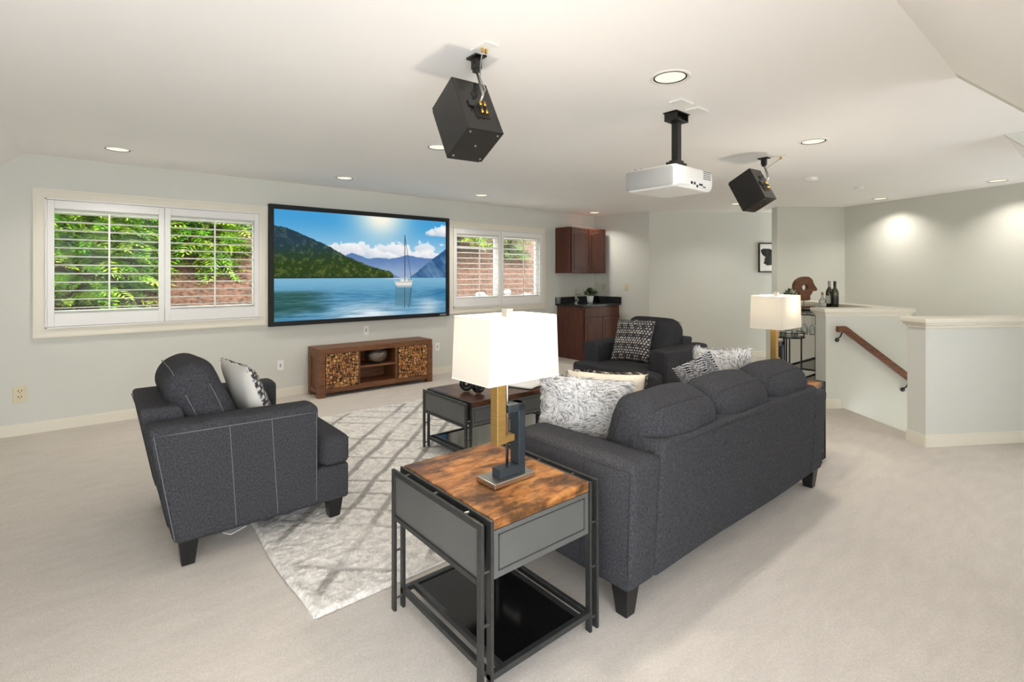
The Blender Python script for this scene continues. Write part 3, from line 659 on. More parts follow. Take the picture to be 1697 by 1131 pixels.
# ------------------------------------------------------------------ sofas and armchairs
def couch(name, label, cat, loc, rz, width, n_back, ah, bh, group=None, rk=.105):
    """faces local +x; rear of the base at x=0; centre line y=0"""
    t = thing(name, label, cat, loc, rz, group); hw = width / 2; at = .19
    seam = 'charcoal_seam' if n_back == 1 and rz == 0 else 'dark_seam'; rake = lambda z: -rk * max(0, (z - .12)) / .56
    for sy in (-1, 1):
        a = MB(); cz = (ah + .12) / 2; hz = (ah - .12) / 2
        def fa(p, cz=cz):
            z = p[2] + cz; u = (p[0] + .335) / .67; return (p[0] + rake(z) * (1 - u), p[1], p[2] + (.010 * (1 - (p[1] / .095) ** 2) if p[2] > hz * .9 else 0) - .012 * u * (1 if p[2] > 0 else 0))
        a.rbox((.335, sy * (hw - at / 2), cz), (.335, at / 2, hz), .028, n=5, k=3, fn=fa); ao = a.build('arm', 'charcoal', t, True)
        s = MB(); yy = sy * (hw + .0004); e = .028
        pts = [(rake(.15) + .006 + 0.0, yy, .15)] + [(.02 + rake(ah - e), yy, ah - e - .004)] + [(.02 + rake(ah - e) + (.655 - .02 - rake(ah - e)) * q / 6, yy, ah - e - .004 - .010 * q / 6) for q in range(1, 7)] + [(.655, yy, .15)]
        s.tube(pts, .0021, 4)
        for q in (.26, .455): s.tube([(q - .03, yy, ah - e - .008), (q, yy, .14)], .0019, 4)
        s.build('seam', seam, ao, kind='stuff')
    bk_ = MB(); cz = (bh + .12) / 2; hz = (bh - .12) / 2
    bk_.rbox((.09, 0, cz), (.09, hw - at + .006, hz), .025, n=3, k=3, mid=(1, 8, 5), fn=lambda p: (p[0] + rake(p[2] + cz) * 1.06 + .004 * math.sin(p[1] * 5), p[1], p[2]))
    bo = bk_.build('back_frame', 'charcoal', t, True)
    s = MB(); s.tube([(rake(bh - .03) * 1.06 - .001, -hw + at + .01 + (2 * hw - 2 * at - .02) * q / 10, bh - .028 ) for q in range(11)], .0022, 4); s.build('seam', 'dark_seam', bo)
    br = MB(); br.rbox((.46, 0, .215), (.385, hw - .012, .10), .02, n=2, k=2, mid=(2, 6, 2)); br.build('base', 'charcoal', t, True)
    # seat: one T cushion across the front, or per place
    seat_w = hw - at
    ns = n_back
    for i in range(ns):
        y0 = -seat_w + 2 * seat_w * i / ns; y1 = -seat_w + 2 * seat_w * (i + 1) / ns
        l_ext = at if i == 0 else 0; r_ext = at if i == ns - 1 else 0
        c_ = MB(); cy = (y0 + y1) / 2; hy = (y1 - y0) / 2
        def fs(p, l_ext=l_ext, r_ext=r_ext, hy=hy):
            x, y, z = p; u = x / .35; v_ = y / hy
            if z > 0: z += .022 * (1 - u * u) * (1 - v_ * v_)
            if x > .0:
                k_ = sstep(.165, .185, x); y = y + (-l_ext if y < 0 else r_ext) * float(k_) * min(1, abs(v_) * 1.02)
            return (x, y, z)
        c_.rbox((.50, cy, .395), (.35, hy, .082), .035, n=6, k=4, mid=(12, 8, 2), fn=fs); co_ = c_.build('seat_cushion', 'charcoal', t, True)
        if r_ext or l_ext:
            s = MB(); zz = .395 + .055; s.tube([(.851, cy - hy - l_ext + .03 + (2 * hy + l_ext + r_ext - .06) * q / 6, zz) for q in range(7)], .0021, 4)
            s.tube([(.851, cy - hy - l_ext + .03 + (2 * hy + l_ext + r_ext - .06) * q / 6, .395 - .06) for q in range(7)], .0021, 4); s.build('seam', seam, co_, kind='stuff')
    for i in range(n_back):
        y0 = -seat_w + 2 * seat_w * i / n_back; y1 = -seat_w + 2 * seat_w * (i + 1) / n_back; hy = (y1 - y0) / 2 - (.004 if n_back == 1 else .009)
        hh = .242 if n_back == 1 else .198; th = .115 if n_back == 1 else .125; rd_ = .105 if n_back == 1 else .085; cr = .024 if n_back == 1 else .014
        M = Matrix.Translation((.165 if n_back == 1 else .170, (y0 + y1) / 2, .455 + hh * .93)) @ Matrix.Rotation(-.38, 4, 'Y')
        def fb(p, hy=hy, hh=hh, i=i):
            x, y, z = p; u = y / hy; v_ = z / hh
            x += (1 if x > 0 else -1) * (.026 if hh > .22 else .045) * (1 - u * u) * (1 - v_ * v_)
            z += cr * (1 - u ** 4) * max(0, v_); x += .007 * math.sin(9 * z + 5 * u + i) * (1 - v_ ** 4); y += .006 * math.sin(14 * z + 3 * x) 
            return (x, y, z)
        c_ = MB(); c_.rbox((0, 0, 0), (th, hy, hh), rd_, n=6, k=6, M=M, fn=fb); co_ = c_.build('back_cushion', 'charcoal', t, True)
        s = MB()
        for xo in (-.055, .06):
            for sy in (-1, 1):
                s.tube([tuple(M @ Vector(fb((xo, sy * hy * (1.0 if abs(q) < .75 else .97), hh * q)))) for q in (-.6, -.3, 0, .3, .55)], .0022, 4)
        pts = [tuple(M @ Vector(fb((-.055, hy * q, hh * (.995 if abs(q) < .8 else .955))))) for q in (-.88, -.7, -.4, 0, .4, .7, .88)]
        s.tube(pts, .0024, 4); s.build('seam', seam, co_, kind='stuff')
    for (lx, ly) in ((.06, -hw + .06), (.06, hw - .06), (.77, -hw + .06), (.77, hw - .06)):
        l = MB(); l.prism([(-.027, -.027), (.027, -.027), (.027, .027), (-.027, .027)], 0, .13, 'z')
        sx = 1 if lx > .4 else -1
        l.v = [(x * (1 + .55 * z / .13) + lx, y * (1 + .55 * z / .13) + ly, z) for (x, y, z) in l.v]; l.build('leg', 'black_leg', t, bevel=.002)
    return t
couch('sofa', 'charcoal fabric three-seat sofa seen from behind', 'sofa', (2.68, 1.245, 0), math.pi / 2, 2.07, 3, .645, .70, rk=.035)
couch('armchair', 'charcoal armchair with pale stitching nearest the left window', 'armchair', (.314, 3.33, 0.004), 0, 1.0, 1, .68, .74, 'charcoal armchairs')
couch('armchair', 'charcoal armchair at the far end in front of the corner cabinet', 'armchair', (4.79, 3.20, 0.004), math.pi, 1.02, 1, .68, .74, 'charcoal armchairs')

# ------------------------------------------------------------------ shag rug
RX0, RX1, RY0, RY1 = .70, 4.36, 2.08, 4.95
gx, gy = 560, 440; xs = np.linspace(RX0, RX1, gx); ys = np.linspace(RY0, RY1, gy); XX, YY = np.meshgrid(xs, ys); X = XX.ravel(); Y = YY.ravel()
wob = (fbm(X * 3.2, Y * 3.2, 3) - .5) * .06; sline = np.zeros_like(X)
for c0 in (3.25, 3.83, 4.09, 4.39, 4.645, 5.24, 5.82, 6.44, 6.72, 7.02, 7.3, 7.9, 8.5): sline = np.maximum(sline, sstep(.028, .008, np.abs((X + Y + wob) - c0)) * .8)
for c0 in (3.3, 2.9, 2.28, 2.02, 1.71, 1.44, .85, .28, .0, -.29, -.55, -1.15, -1.7): sline = np.maximum(sline, sstep(.044, .014, np.abs((Y - X + wob * 1.2) - c0)))
edge = np.minimum(np.minimum(X - RX0, RX1 - X), np.minimum(Y - RY0, RY1 - Y)); sline = sline * sstep(.02, .10, edge) * sstep(.28, .52, fbm(X * 2.3 + 5, Y * 2.3, 3) + .12)
pile = fbm(X * 34, Y * 34, 3); fine = _rs.rand(len(X)); shade_ = np.clip(.86 + .26 * (pile - .5) + .12 * (fine - .5), 0, 1.1)
rg = (np.array([[238, 233, 225]]) * (1 - sline[:, None]) + np.array([[172, 167, 160]]) * sline[:, None]) * shade_[:, None] * 1.06
zz = .006 + .014 * sstep(0, .02, edge) + .010 * (pile - .5) + .005 * (fine - .5)
wav = .018 * np.sin(X * 2.6 + .6) * sstep(RY0 + .5, RY0, Y) + .012 * np.sin(Y * 5) * sstep(RX0 + .4, RX0, X)
co = np.stack([X + .014 * np.sin(Y * 4.2) * sstep(RX0 + .4, RX0, X), Y - wav, zz], 1); me = bpy.data.meshes.new('pile')
ii = np.arange(gx * gy).reshape(gy, gx); fq = np.stack([ii[:-1, :-1], ii[:-1, 1:], ii[1:, 1:], ii[1:, :-1]], -1).reshape(-1, 4)
t = thing('area_rug', 'cream shag rug with grey diamond lines under the coffee table', 'rug', (0, 0, 0)); grid_mesh(me, co, fq, linnp(rg)); me.materials.append(MATS['fabric_attr'])
o = bpy.data.objects.new('pile', me); col.objects.link(o); o.parent = t; me.polygons.foreach_set('use_smooth', [True] * len(me.polygons))
b = MB(); b.box(RX0 + .004, RX1 - .004, RY0 + .012, RY1 - .004, .001, .008); b.build('backing', 'paper', t)

# ------------------------------------------------------------------ metal and wood tables
def frame_table(name, label, cat, loc, wx, wy, h, topm, apron, shelfz, group=None):
    """origin at the floor centre; bolted double frames on the -x and +x ends, drawer on -y"""
    t = thing(name, label, cat, loc, 0, group); hx, hy = wx / 2, wy / 2; bar = .026
    for sx in (-1, 1):
        for (off, inset, zt) in ((0.0, 0, h + .002), (.040, .0, h + .002)):
            f = MB(); xa = sx * (hx - off); xb = sx * (hx - off - .013); x0, x1 = min(xa, xb), max(xa, xb)
            f.box(x0, x1, -hy, -hy + bar, 0, zt); f.box(x0, x1, hy - bar, hy, 0, zt); f.box(x0, x1, -hy + bar, hy - bar, zt - .022, zt)
            if off == 0: f.box(x0, x1, -hy + bar, hy - bar, zt - apron - .020, zt - apron)
            f.build('end_frame', 'black_metal', t, bevel=.002)
        p = MB(); xx = sx * (hx - .007); p.box(min(xx, xx - sx * .004), max(xx, xx - sx * .004), -hy + bar, hy - bar, h - apron, h - .02)
        p.build('end_panel', 'grey_panel', t)
        for sy in (-1, 1):
            bl = MB()
            for zz in (h * .08, h * .42, h * .72): bl.cyl((sx * (hx - .045), sy * (hy - .013), zz), (sx * (hx - .008), sy * (hy - .013), zz), .005, n=8)
            bl.build('bolt', 'bolt', t, kind='stuff')
        bl = MB()
        for q in (-.6, .05, .75): bl.cyl((sx * (hx - .045), hy * q, h - .010), (sx * (hx - .008), hy * q, h - .010), .005, n=8)
        bl.build('bolt', 'bolt', t, kind='stuff')
    ix = hx - .055
    tp = MB(); tp.rbox((0, 0, h - .014), (ix, hy - .004, .019), .005, n=0, k=2); tp.build('table_top', topm, t)
    bx = MB(); bx.box(-ix, ix, -hy + .018, hy - .018, h - apron - .01, h - .034); bx.build('drawer_box', 'black_metal', t)
    for sy in (-1, 1):
        d = MB(); ya = sy * (hy - .018); yb = sy * (hy - .008); d.box(-ix, ix, min(ya, yb), max(ya, yb), h - apron - .012, h - .036); do = d.build('drawer_front' if sy < 0 else 'rear_panel', 'grey_panel', t)
        if sy < 0:
            g = MB(); z0, z1 = h - apron + .010, h - .052; y0 = -hy + .0065
            for (a, b_, c_, d_) in ((-ix + .022, ix - .022, z0, z0 + .004), (-ix + .022, ix - .022, z1 - .004, z1), (-ix + .022, -ix + .026, z0, z1), (ix - .026, ix - .022, z0, z1)): g.box(a, b_, y0, y0 + .003, c_, d_)
            g.build('drawer_groove', 'black_metal', do)
    sh_ = MB(); z = shelfz
    for sy in (-1, 1): sh_.box(-hx + .04, hx - .04, sy * (hy - .013) - .011, sy * (hy - .013) + .011, z - .011, z + .011)
    for sx in (-1, 1): sh_.box(sx * (hx - .05) - .010, sx * (hx - .05) + .010, -hy + .02, hy - .02, z - .011, z + .011)
    sh_.build('shelf_rail', 'black_metal', t, bevel=.002)
    sh_ = MB(); sh_.box(-hx + .095, hx - .095, -hy + .022, hy - .022, z - .006, z + .004); sh_.build('shelf', 'black_shelf', t)
    for sx in (-1, 1): sh_ = MB(); sh_.box(sx * (hx - .10) - .009, sx * (hx - .10) + .009, -hy + .02, hy - .02, z - .009, z + .011); sh_.build('shelf_edge', 'black_metal', t)
    return t
frame_table('end_table', 'square end table with rustic wood top and grey metal drawer in the foreground', 'side table', (1.265, 1.632, 0), .58, .63, .585, 'rustic_top', .185, .07, 'matching end tables')
frame_table('end_table', 'end table at the far end of the sofa behind its arm', 'side table', (4.025, 1.735, 0), .57, .63, .585, 'rustic_top', .185, .07, 'matching end tables')
frame_table('coffee_table', 'long coffee table with dark wood top and black metal frame on the rug', 'coffee table', (2.70, 3.265, .018), 1.28, .61, .46, 'coffee_top', .16, .07)

# ------------------------------------------------------------------ table lamps
def table_lamp(label, loc, rz):
    t = thing('table_lamp', label, 'lamp', loc, rz, 'matching table lamps')
    p = MB(); p.rbox((0, 0, .010), (.105, .058, .010), .003, n=0, k=2); p.build('base', 'steel', t)
    # dark C bracket and gold column
    k = MB(); k.box(-.055, .075, -.030, .022, .020, .052); k.box(.040, .075, -.030, .022, .052, .296); k.box(-.012, .075, -.030, .022, .264, .296); k.build('dark_bracket', 'dark_blue_metal', t, bevel=.002)
    g = MB(); g.box(-.070, -.026, -.030, .012, .150, .47); g.box(-.026, .026, -.022, .008, .150, .176); g.build('gold_column', 'brushed_gold', t, bevel=.002)
    r = MB(); r.cyl((.004, 0, .050), (.004, 0, .62), .006, n=10); r.build('rod', 'steel', t, True)
    b_, tt, z0, z1 = (.180, .115), (.172, .110), .405, .645
    s = MB(); th = .002
    def ring(sz, z, d): return [(-sz[0] + d, -sz[1] + d, z), (sz[0] - d, -sz[1] + d, z), (sz[0] - d, sz[1] - d, z), (-sz[0] + d, sz[1] - d, z)]
    vv = ring(b_, z0, 0) + ring(tt, z1, 0); s.add(vv, [(i, (i + 1) % 4, 4 + (i + 1) % 4, 4 + i) for i in range(4)]); so_ = s.build('lamp_shade', 'lamp_fabric', t)
    for sz, z in ((b_, z0), (tt, z1)):
        q = ring(sz, z, 0); e = MB()
        for i in range(4): e.tube([q[i], q[(i + 1) % 4]], .0026, 4)
        e.build('shade_edge', 'carrara', so_)
    sp = MB(); q = ring(tt, z1 - .012, 0)
    sp.tube([q[0], (0.004, 0, z1 - .02), q[2]], .0018, 5); sp.tube([q[1], (0.004, 0, z1 - .02), q[3]], .0018, 5); sp.build('shade_spider', 'white_plastic', so_)
    f = MB(); f.rbox((.004, 0, z1 + .012), (.017, .017, .017), .002, n=0, k=1); f.build('finial', 'silver_panel', t)
    bu = MB(); bu.lathe([(.0001, .055), (.02, .05), (.03, .03), (.026, .01), (.014, -.015), (.013, -.03)], 14, M=Matrix.Translation((.05, 0, .515))); bu.build('bulb', 'bulb_glow', t, True)
    l = bpy.data.lights.new('bulb_light', 'POINT'); l.energy = 13.0; l.color = (1.0, .89, .73); l.shadow_soft_size = .03
    lo = bpy.data.objects.new('bulb_light', l); col.objects.link(lo); lo.parent = t; lo.location = (.05, 0, .545 + .05); lo['kind'] = 'helper'; return t
emit('bulb_glow', (1.0, .82, .55), 2.5)
table_lamp('tall lamp with cream box shade and gold column on the foreground table', (1.272, 1.552, .592), .02)
table_lamp('lit cream lamp on the far end table beyond the sofa', (4.03, 1.67, .592), 0.0)

# ------------------------------------------------------------------ throw pillows
def pillow_mesh(sz, thick, front, back, n=44, pinch=.06):
    """local: face +x, width along y, height along z, centred; colours from pattern functions of (u,v) in -1..1"""
    mb = MB(); idx = {}
    lins = [math.sin(math.pi / 2 * (2 * i / n - 1)) for i in range(n + 1)]
    for side in (1, -1):
        for i, u in enumerate(lins):
            for j, v_ in enumerate(lins):
                bd = i in (0, n) or j in (0, n)
                if bd and side < 0: idx[(side, i, j)] = idx[(1, i, j)]; continue
                pu = u * (1 - pinch * (1 - v_ * v_)); pv = v_ * (1 - pinch * (1 - u * u))
                h_ = thick * ((1 - u ** 4) * (1 - v_ ** 4)) ** .62 * (1 + .08 * math.sin(5 * u + 3 * v_))
                idx[(side, i, j)] = len(mb.v); mb.v.append((side * h_, pu * sz / 2, pv * sz / 2)); mb.c.append(lin((front if side > 0 else back)(u, v_)))
        for i in range(n):
            for j in range(n):
                q = (idx[(side, i, j)], idx[(side, i + 1, j)], idx[(side, i + 1, j + 1)], idx[(side, i, j + 1)])
                mb.f.append(q if side > 0 else tuple(reversed(q)))
    return mb
def pose(o, loc, yaw, lean=0.0, roll=0.0):
    o.location = loc; o.rotation_mode = 'XYZ'
    o.rotation_euler = (Matrix.Rotation(yaw, 3, 'Z') @ Matrix.Rotation(-lean, 3, 'Y') @ Matrix.Rotation(roll, 3, 'X')).to_euler()
rp = random.Random(21)
def woven(u, v):
    a = math.sin(u * 9.4); rr = math.floor((v + 1) * 16); on = (math.sin(u * 46 + rr * 1.7) > -.1) and (rr % 2 == 0)
    dia = abs(((u * 2.4) % 1) - .5) * 2 + abs(((v * 2.0 + .25) % 1) - .5) * 2
    return (214, 208, 196) if on and dia > .62 else ((62, 62, 68) if dia > .5 else (74, 72, 72))
white = lambda u, v: (204, 200, 191)
cream = lambda u, v: (232, 222, 202)
def tufts(mb, faces, n, ln, cols_, sz, thick, seed, edge_only=False, curl=1.0):
    R = random.Random(seed)
    for k in range(n):
        if edge_only:
            s_ = R.randrange(4); q = R.uniform(-1, 1); u, v_ = [(q, 1), (q, -1), (1, q), (-1, q)][s_]; side = R.choice((1, -1))
        else: u, v_ = R.uniform(-.98, .98), R.uniform(-.98, .98); side = R.choice(faces)
        pu = u * (1 - .06 * (1 - v_ * v_)); pv = v_ * (1 - .06 * (1 - u * u)); h_ = thick * max(0, (1 - u ** 4) * (1 - v_ ** 4)) ** .62
        p = Vector((side * h_, pu * sz / 2, pv * sz / 2)); nrm = Vector((side * .8, u * abs(u) ** 3 * 1.6, v_ * abs(v_) ** 3 * 1.6)).normalized() if not edge_only else Vector((R.uniform(-.5, .5), u if abs(u) == 1 else R.uniform(-.3, .3), v_ if abs(v_) == 1 else R.uniform(-.3, .3))).normalized()
        an = 7 * float(vnoise(u * 2.2 + seed, v_ * 2.2)) + R.uniform(-.5, .5); tg = Vector((0, math.cos(an), math.sin(an))); tg = (tg - nrm * tg.dot(nrm)).normalized(); sd = nrm.cross(tg)
        l_ = ln * R.uniform(.6, 1.2); w_ = l_ * R.uniform(.07, .14); cc = lin(cols_[R.randrange(len(cols_))])
        a, b_ = p + nrm * l_ * .38 + tg * l_ * .35 * curl, p + nrm * l_ * .42 + tg * l_ * curl
        mb.add([tuple(p - sd * w_), tuple(p + sd * w_), tuple(a + sd * w_ * .9), tuple(a - sd * w_ * .9), tuple(b_)], [(0, 1, 2, 3), (3, 2, 4)], c=cc)
FURC = [(240, 238, 234), (232, 230, 226), (222, 220, 217), (244, 242, 237), (200, 198, 196), (140, 139, 140)]
def fur_pillow(label, loc, yaw, lean, roll, sz, seed, sc=(1, 1, 1)):
    t = thing('fur_pillow', label, 'pillow'); pose(t, loc, yaw, lean, roll); t.scale = sc
    pillow_mesh(sz, .085, lambda u, v: (214, 213, 212), lambda u, v: (214, 213, 212), 28).build('pillow_body', 'fabric_attr', t, True, colors=True)
    f = MB(); tufts(f, (1, -1), 9000, .033, FURC, sz, .085, seed); tufts(f, (1, -1), 700, .026, FURC, sz, .085, seed + 1, True); f.build('fur', 'fabric_attr', t, colors=True, kind='stuff'); return t
fur_pillow('shaggy white and grey fur pillow at the near end of the sofa', (2.065, 1.85, .672), math.pi + .54, .03, -.03, .50, 3, (.8, 1.0, .68))
fur_pillow('shaggy white fur pillow at the far end of the sofa', (3.405, 1.775, .688), math.pi + .52, .03, .0, .38, 9, (.75, .95, 1.0))
t = thing('cream_pillow', 'plain cream pillow with short fringe behind the near fur pillow', 'pillow'); pose(t, (2.30, 1.90, .665), math.pi + .54, .03, .0); t.scale = (.8, .94, .70)
pillow_mesh(.48, .075, cream, cream, 24).build('pillow_body', 'fabric_attr', t, True, colors=True)
f = MB(); tufts(f, (1,), 420, .035, [(240, 232, 214), (220, 208, 186), (90, 82, 70)], .48, .075, 14, True); f.build('fringe', 'fabric_attr', t, colors=True, kind='stuff')
def zebra(u, v):
    if v < -.15 and abs(v + .35) < .04: return (26, 26, 28)
    if v < -.15: return (206, 206, 210) if v > -.75 else ((120, 108, 96) if math.sin(u * 30 + v * 20) > 0 else (70, 66, 62))
    return (30, 31, 34) if math.sin(52 * v + 3 * math.sin(9 * u) + 26 * u) > -.1 else (196, 196, 198)
t = thing('striped_pillow', 'black and white striped pillow against the middle of the sofa', 'pillow'); pose(t, (3.21, 1.82, .690), math.pi + .52, .03, .5)
pillow_mesh(.28, .05, zebra, white, 60).build('pillow_body', 'fabric_attr', t, True, colors=True)
t = thing('woven_pillow', 'white backed pillow with black and white woven front on the left armchair', 'pillow'); pose(t, (.715, 3.245, .705), .12, .36, .0); t.scale = (.7, .9, .9)
pillow_mesh(.47, .085, woven, white, 70).build('pillow_body', 'fabric_attr', t, True, colors=True)
f = MB(); WV = [(206, 206, 206), (170, 170, 172), (70, 72, 76), (228, 226, 222)]; tufts(f, (1,), 1500, .024, WV, .45, .085, 31, curl=.7); tufts(f, (1,), 520, .026, WV, .45, .085, 32, True); f.build('tufted_trim', 'fabric_attr', t, colors=True, kind='stuff')
t = thing('woven_pillow', 'dark pillow with white woven diamond rows on the far armchair', 'pillow'); pose(t, (4.375, 3.25, .715), math.pi + .08, .38, .04); t.scale = (.75, .95, .95)
pillow_mesh(.46, .085, woven, white, 80).build('pillow_body', 'fabric_attr', t, True, colors=True)
f = MB(); tufts(f, (1,), 420, .02, WV, .46, .085, 42, True); f.build('tufted_trim', 'fabric_attr', t, colors=True, kind='stuff')

# ------------------------------------------------------------------ on the coffee table and floor
ZT = .018 + .46 + .007
for k, (x, y, lb) in enumerate(((2.283, 3.278, 'black ceramic ring bead, farther one on the coffee table'), (2.312, 3.158, 'black ceramic ring bead, nearer one on the coffee table'))):
    o = MB(); pr = [(.012 + .036 * (1 + math.cos(a)) * .62 , .034 * math.sin(a)) for a in [2 * math.pi * q / 16 for q in range(17)]]
    o.lathe(pr, 28, M=Matrix.Translation((0, 0, .0575)) @ Matrix.Rotation(-.5 + k * .5, 4, 'Z') @ Matrix.Rotation(math.pi / 2, 4, 'X')); o = o.build('ring_bead', 'black_ceramic', None, True); o.location = (x, y, ZT); tag(o, lb, 'ornament', 'black ceramic ring beads')
t = thing('open_book', 'open white paged book lying on the coffee table', 'book', (2.84, 3.19, ZT), .35)
for sx in (-1, 1):
    pg = MB(); n_ = 8; vv = []
    for i in range(n_ + 1):
        u = i / n_; z = .006 + .016 * math.sin(min(1, u * 1.25) * math.pi * .62) * (1 - .35 * u)
        for y in (-.15, .15): vv.append((sx * u * .20, y, z)); vv.append((sx * u * .20, y, .002))
    ff = []
    for i in range(n_):
        a, c_ = i * 4, (i + 1) * 4; ff += [(a, c_, c_ + 2, a + 2), (a + 1, a + 3, c_ + 3, c_ + 1), (a, a + 1, c_ + 1, c_), (a + 2, c_ + 2, c_ + 3, a + 3)]
    ff += [(n_ * 4, n_ * 4 + 1, n_ * 4 + 3, n_ * 4 + 2)]
    pg.add(vv, ff); pg.build('page_block', 'paper', t, True)
cv = MB(); cv.box(-.207, .207, -.155, .155, 0, .003); cv.build('cover', 'dark_slot', t)
b = MB(); b.box(-.05, .05, -.03, .03, 0, .004); o = b.build('loose_sheet', 'paper'); o.location = (.62, 3.10, .003); o.rotation_euler = (0, 0, .5); tag(o, 'small white sheet of paper on the carpet under the left armchair', 'paper')

# ------------------------------------------------------------------ ceiling speakers
def speaker(label, cpos, plate_xy, mount_xy, yaw=0.0):
    t = thing('ceiling_speaker', label, 'speaker', (mount_xy[0], mount_xy[1], ZC), 0, 'black ceiling speakers')
    up = Vector((0, .46, .888)).normalized(); fw = Vector((.05, .888, -.46)).normalized(); fw = (fw - up * up.dot(fw)).normalized(); rt = up.cross(fw) * -1
    M = Matrix((( rt.x, fw.x, up.x, 0), (rt.y, fw.y, up.y, 0), (rt.z, fw.z, up.z, 0), (0, 0, 0, 1))); M.translation = Vector(cpos) - Vector((mount_xy[0], mount_xy[1], ZC))
    hw, hd, hh = .0975, .107, .15
    b_ = MB(); b_.rbox((0, 0, 0), (hw, hd, hh), .004, n=0, k=2, M=M); bo = b_.build('cabinet', 'gloss_black', t)
    g = MB(); g.rbox((0, hd + .006, 0), (hw - .006, .006, hh - .006), .004, n=0, k=2, M=M); g.build('grille', 'dark_slot', bo)
    q = MB(); q.lathe([(.0001, .004), (.011, .004), (.016, -.002), (.018, -.002), (.018, .0)], 14, M=M @ Matrix.Translation((.0, -hd - .002, .065)) @ Matrix.Rotation(math.pi / 2, 4, 'X')); q.build('port', 'dark_slot', bo)
    tb = MB(); tb.box(-.030, .046, -hd - .003, -hd + .001, -.075, -.015, M=M); tb.build('terminal_recess', 'dark_slot', bo)
    br = MB(); br.box(-.052, .04, -hd - .008, -hd, -.016, .018, M=M); br.build('bracket_plate', 'black_metal', bo)
    ps = MB()
    for x in (-.002, .022): ps.cyl(tuple(M @ Vector((x, -hd - .022, -.022))), tuple(M @ Vector((x, -hd - .022, .004))), .007, n=9); ps.cyl(tuple(M @ Vector((x, -hd - .018, -.062))), tuple(M @ Vector((x, -hd - .018, -.038))), .007, n=9)
    ps.build('binding_post', 'brass', bo, True, kind='stuff')
    wr = MB()
    for x in (-.002, .022): wr.cyl(tuple(M @ Vector((x, -hd - .020, -.04))), tuple(M @ Vector((x, -hd - .022, -.02))), .005, n=8)
    wr.build('plug', 'black_leg', bo, kind='stuff')
    sc = MB()
    for (x, y) in ((-.075, -.085), (.075, -.085), (0, 0), (-.075, .085), (.075, .085)): sc.lathe([(.0001, -.003), (.005, -.002), (.006, 0)], 10, M=M @ Matrix.Translation((x, y, -hh)))
    sc.build('screw', 'bolt', bo, True, kind='stuff')
    # ceiling clamp and bent arm
    mt = MB(); mt.rbox((0, 0, -.005), (.030, .045, .005), .002, n=0, k=1); mt.box(-.018, .018, -.020, .020, -.062, -.008); mt.box(-.014, .014, -.014, .014, -.078, -.062); mt.cyl((-.022, -.004, -.035), (.022, -.004, -.035), .006, n=8); mt.build('ceiling_clamp', 'black_leg', t)
    end = M @ Vector((.0, -hd - .006, -.002)); out = M @ Vector((.0, -hd - .055, .006))
    ar = MB(); ar.tube([(0, 0, -.07), tuple(Vector((0, 0, -.07)).lerp(out, .82)), tuple(Vector((0, 0, -.07)).lerp(out, .96) ), tuple(out.lerp(end, .3)), tuple(end)], .0065, 9); ar.build('arm', 'steel', t, True)
    dx, dy = plate_xy[0] - mount_xy[0], plate_xy[1] - mount_xy[1]
    pl = MB(); pl.rbox((dx, dy, -.003), (.037, .062, .003), .002, n=0, k=1); pl.build('jack_plate', 'white_plastic', t)
    jk = MB()
    for x in (-.010, .010): jk.cyl((dx + x, dy, -.026), (dx + x, dy, -.006), .006, n=8)
    jk.build('jack_plug', 'brass', t, kind='stuff')
    wi = MB(); wi.tube([(dx - .010, dy, -.026), (dx * .6 - .01, dy * .6 - .012, -.055), tuple(Vector((0.012, -.012, -.10))), tuple(out + Vector((.012, 0, .03))), tuple(M @ Vector((.0, -hd - .022, .004)))], .0028, 6); wi.build('wire', 'silver_panel', t, True)
    return t
speaker('glossy black box speaker hanging from the ceiling left of the projector', (1.387, 1.988, 2.132), (1.42, 1.895), (1.452, 2.0))
speaker('smaller looking black ceiling speaker right of the projector', (4.4415, 2.0385, 2.130), (4.76, 1.93), (4.72, 2.06))

# ------------------------------------------------------------------ projector
t = thing('projector', 'silver and white projector hanging upside down from a black ceiling pole', 'projector', (2.98, 1.865, ZC))
b = MB(); x0, x1, y0, y1, z0, z1 = -.215, .215, -.135, .245, -.515, -.372
b.rbox(((x0 + x1) / 2, (y0 + y1) / 2, (z0 + z1) / 2), ((x1 - x0) / 2, (y1 - y0) / 2, (z1 - z0) / 2), .03, n=4, k=4, fn=lambda p: (p[0] + (.018 * (1 - (p[2] / .0715) ** 2) if p[0] > .15 else 0), p[1], p[2] - .018 * max(0, -p[1]) * 0)); bo = b.build('body', 'white_plastic', t, True)
q = MB(); q.rbox((x0 - .001, (y0 + y1) / 2 + .01, (z0 + z1) / 2), (.004, .178, .062), .02, n=1, k=3); q.build('side_panel', 'silver_panel', bo, True)
q = MB()
for i in range(11):
    for j in range(5): q.box(.10 + i * .0085, .106 + i * .0085, y0 - .0015, y0 + .002, -.44 + j * .012, -.4335 + j * .012)
q.build('vent', 'silver_panel', bo, kind='stuff')
q = MB(); q.box(-.06, .17, y0 - .001, y0 + .002, -.502, -.448); q.build('connector_panel', 'soap_white', bo)
q = MB()
for x in (-.045, -.01): q.cyl((x, y0 - .004, -.478), (x, y0, -.478), .010, n=12)
q.box(.012, .030, y0 - .004, y0, -.500, -.485); q.box(.045, .085, y0 - .004, y0, -.486, -.474); q.box(.09, .125, y0 - .003, y0, -.494, -.488); q.build('connector', 'dark_slot', bo, kind='stuff')
q = MB(); q.cyl((-.02, y1 - .002, -.445), (-.02, y1 + .03, -.445), .045, .042, n=24); q.build('lens', 'dark_slot', bo, True)
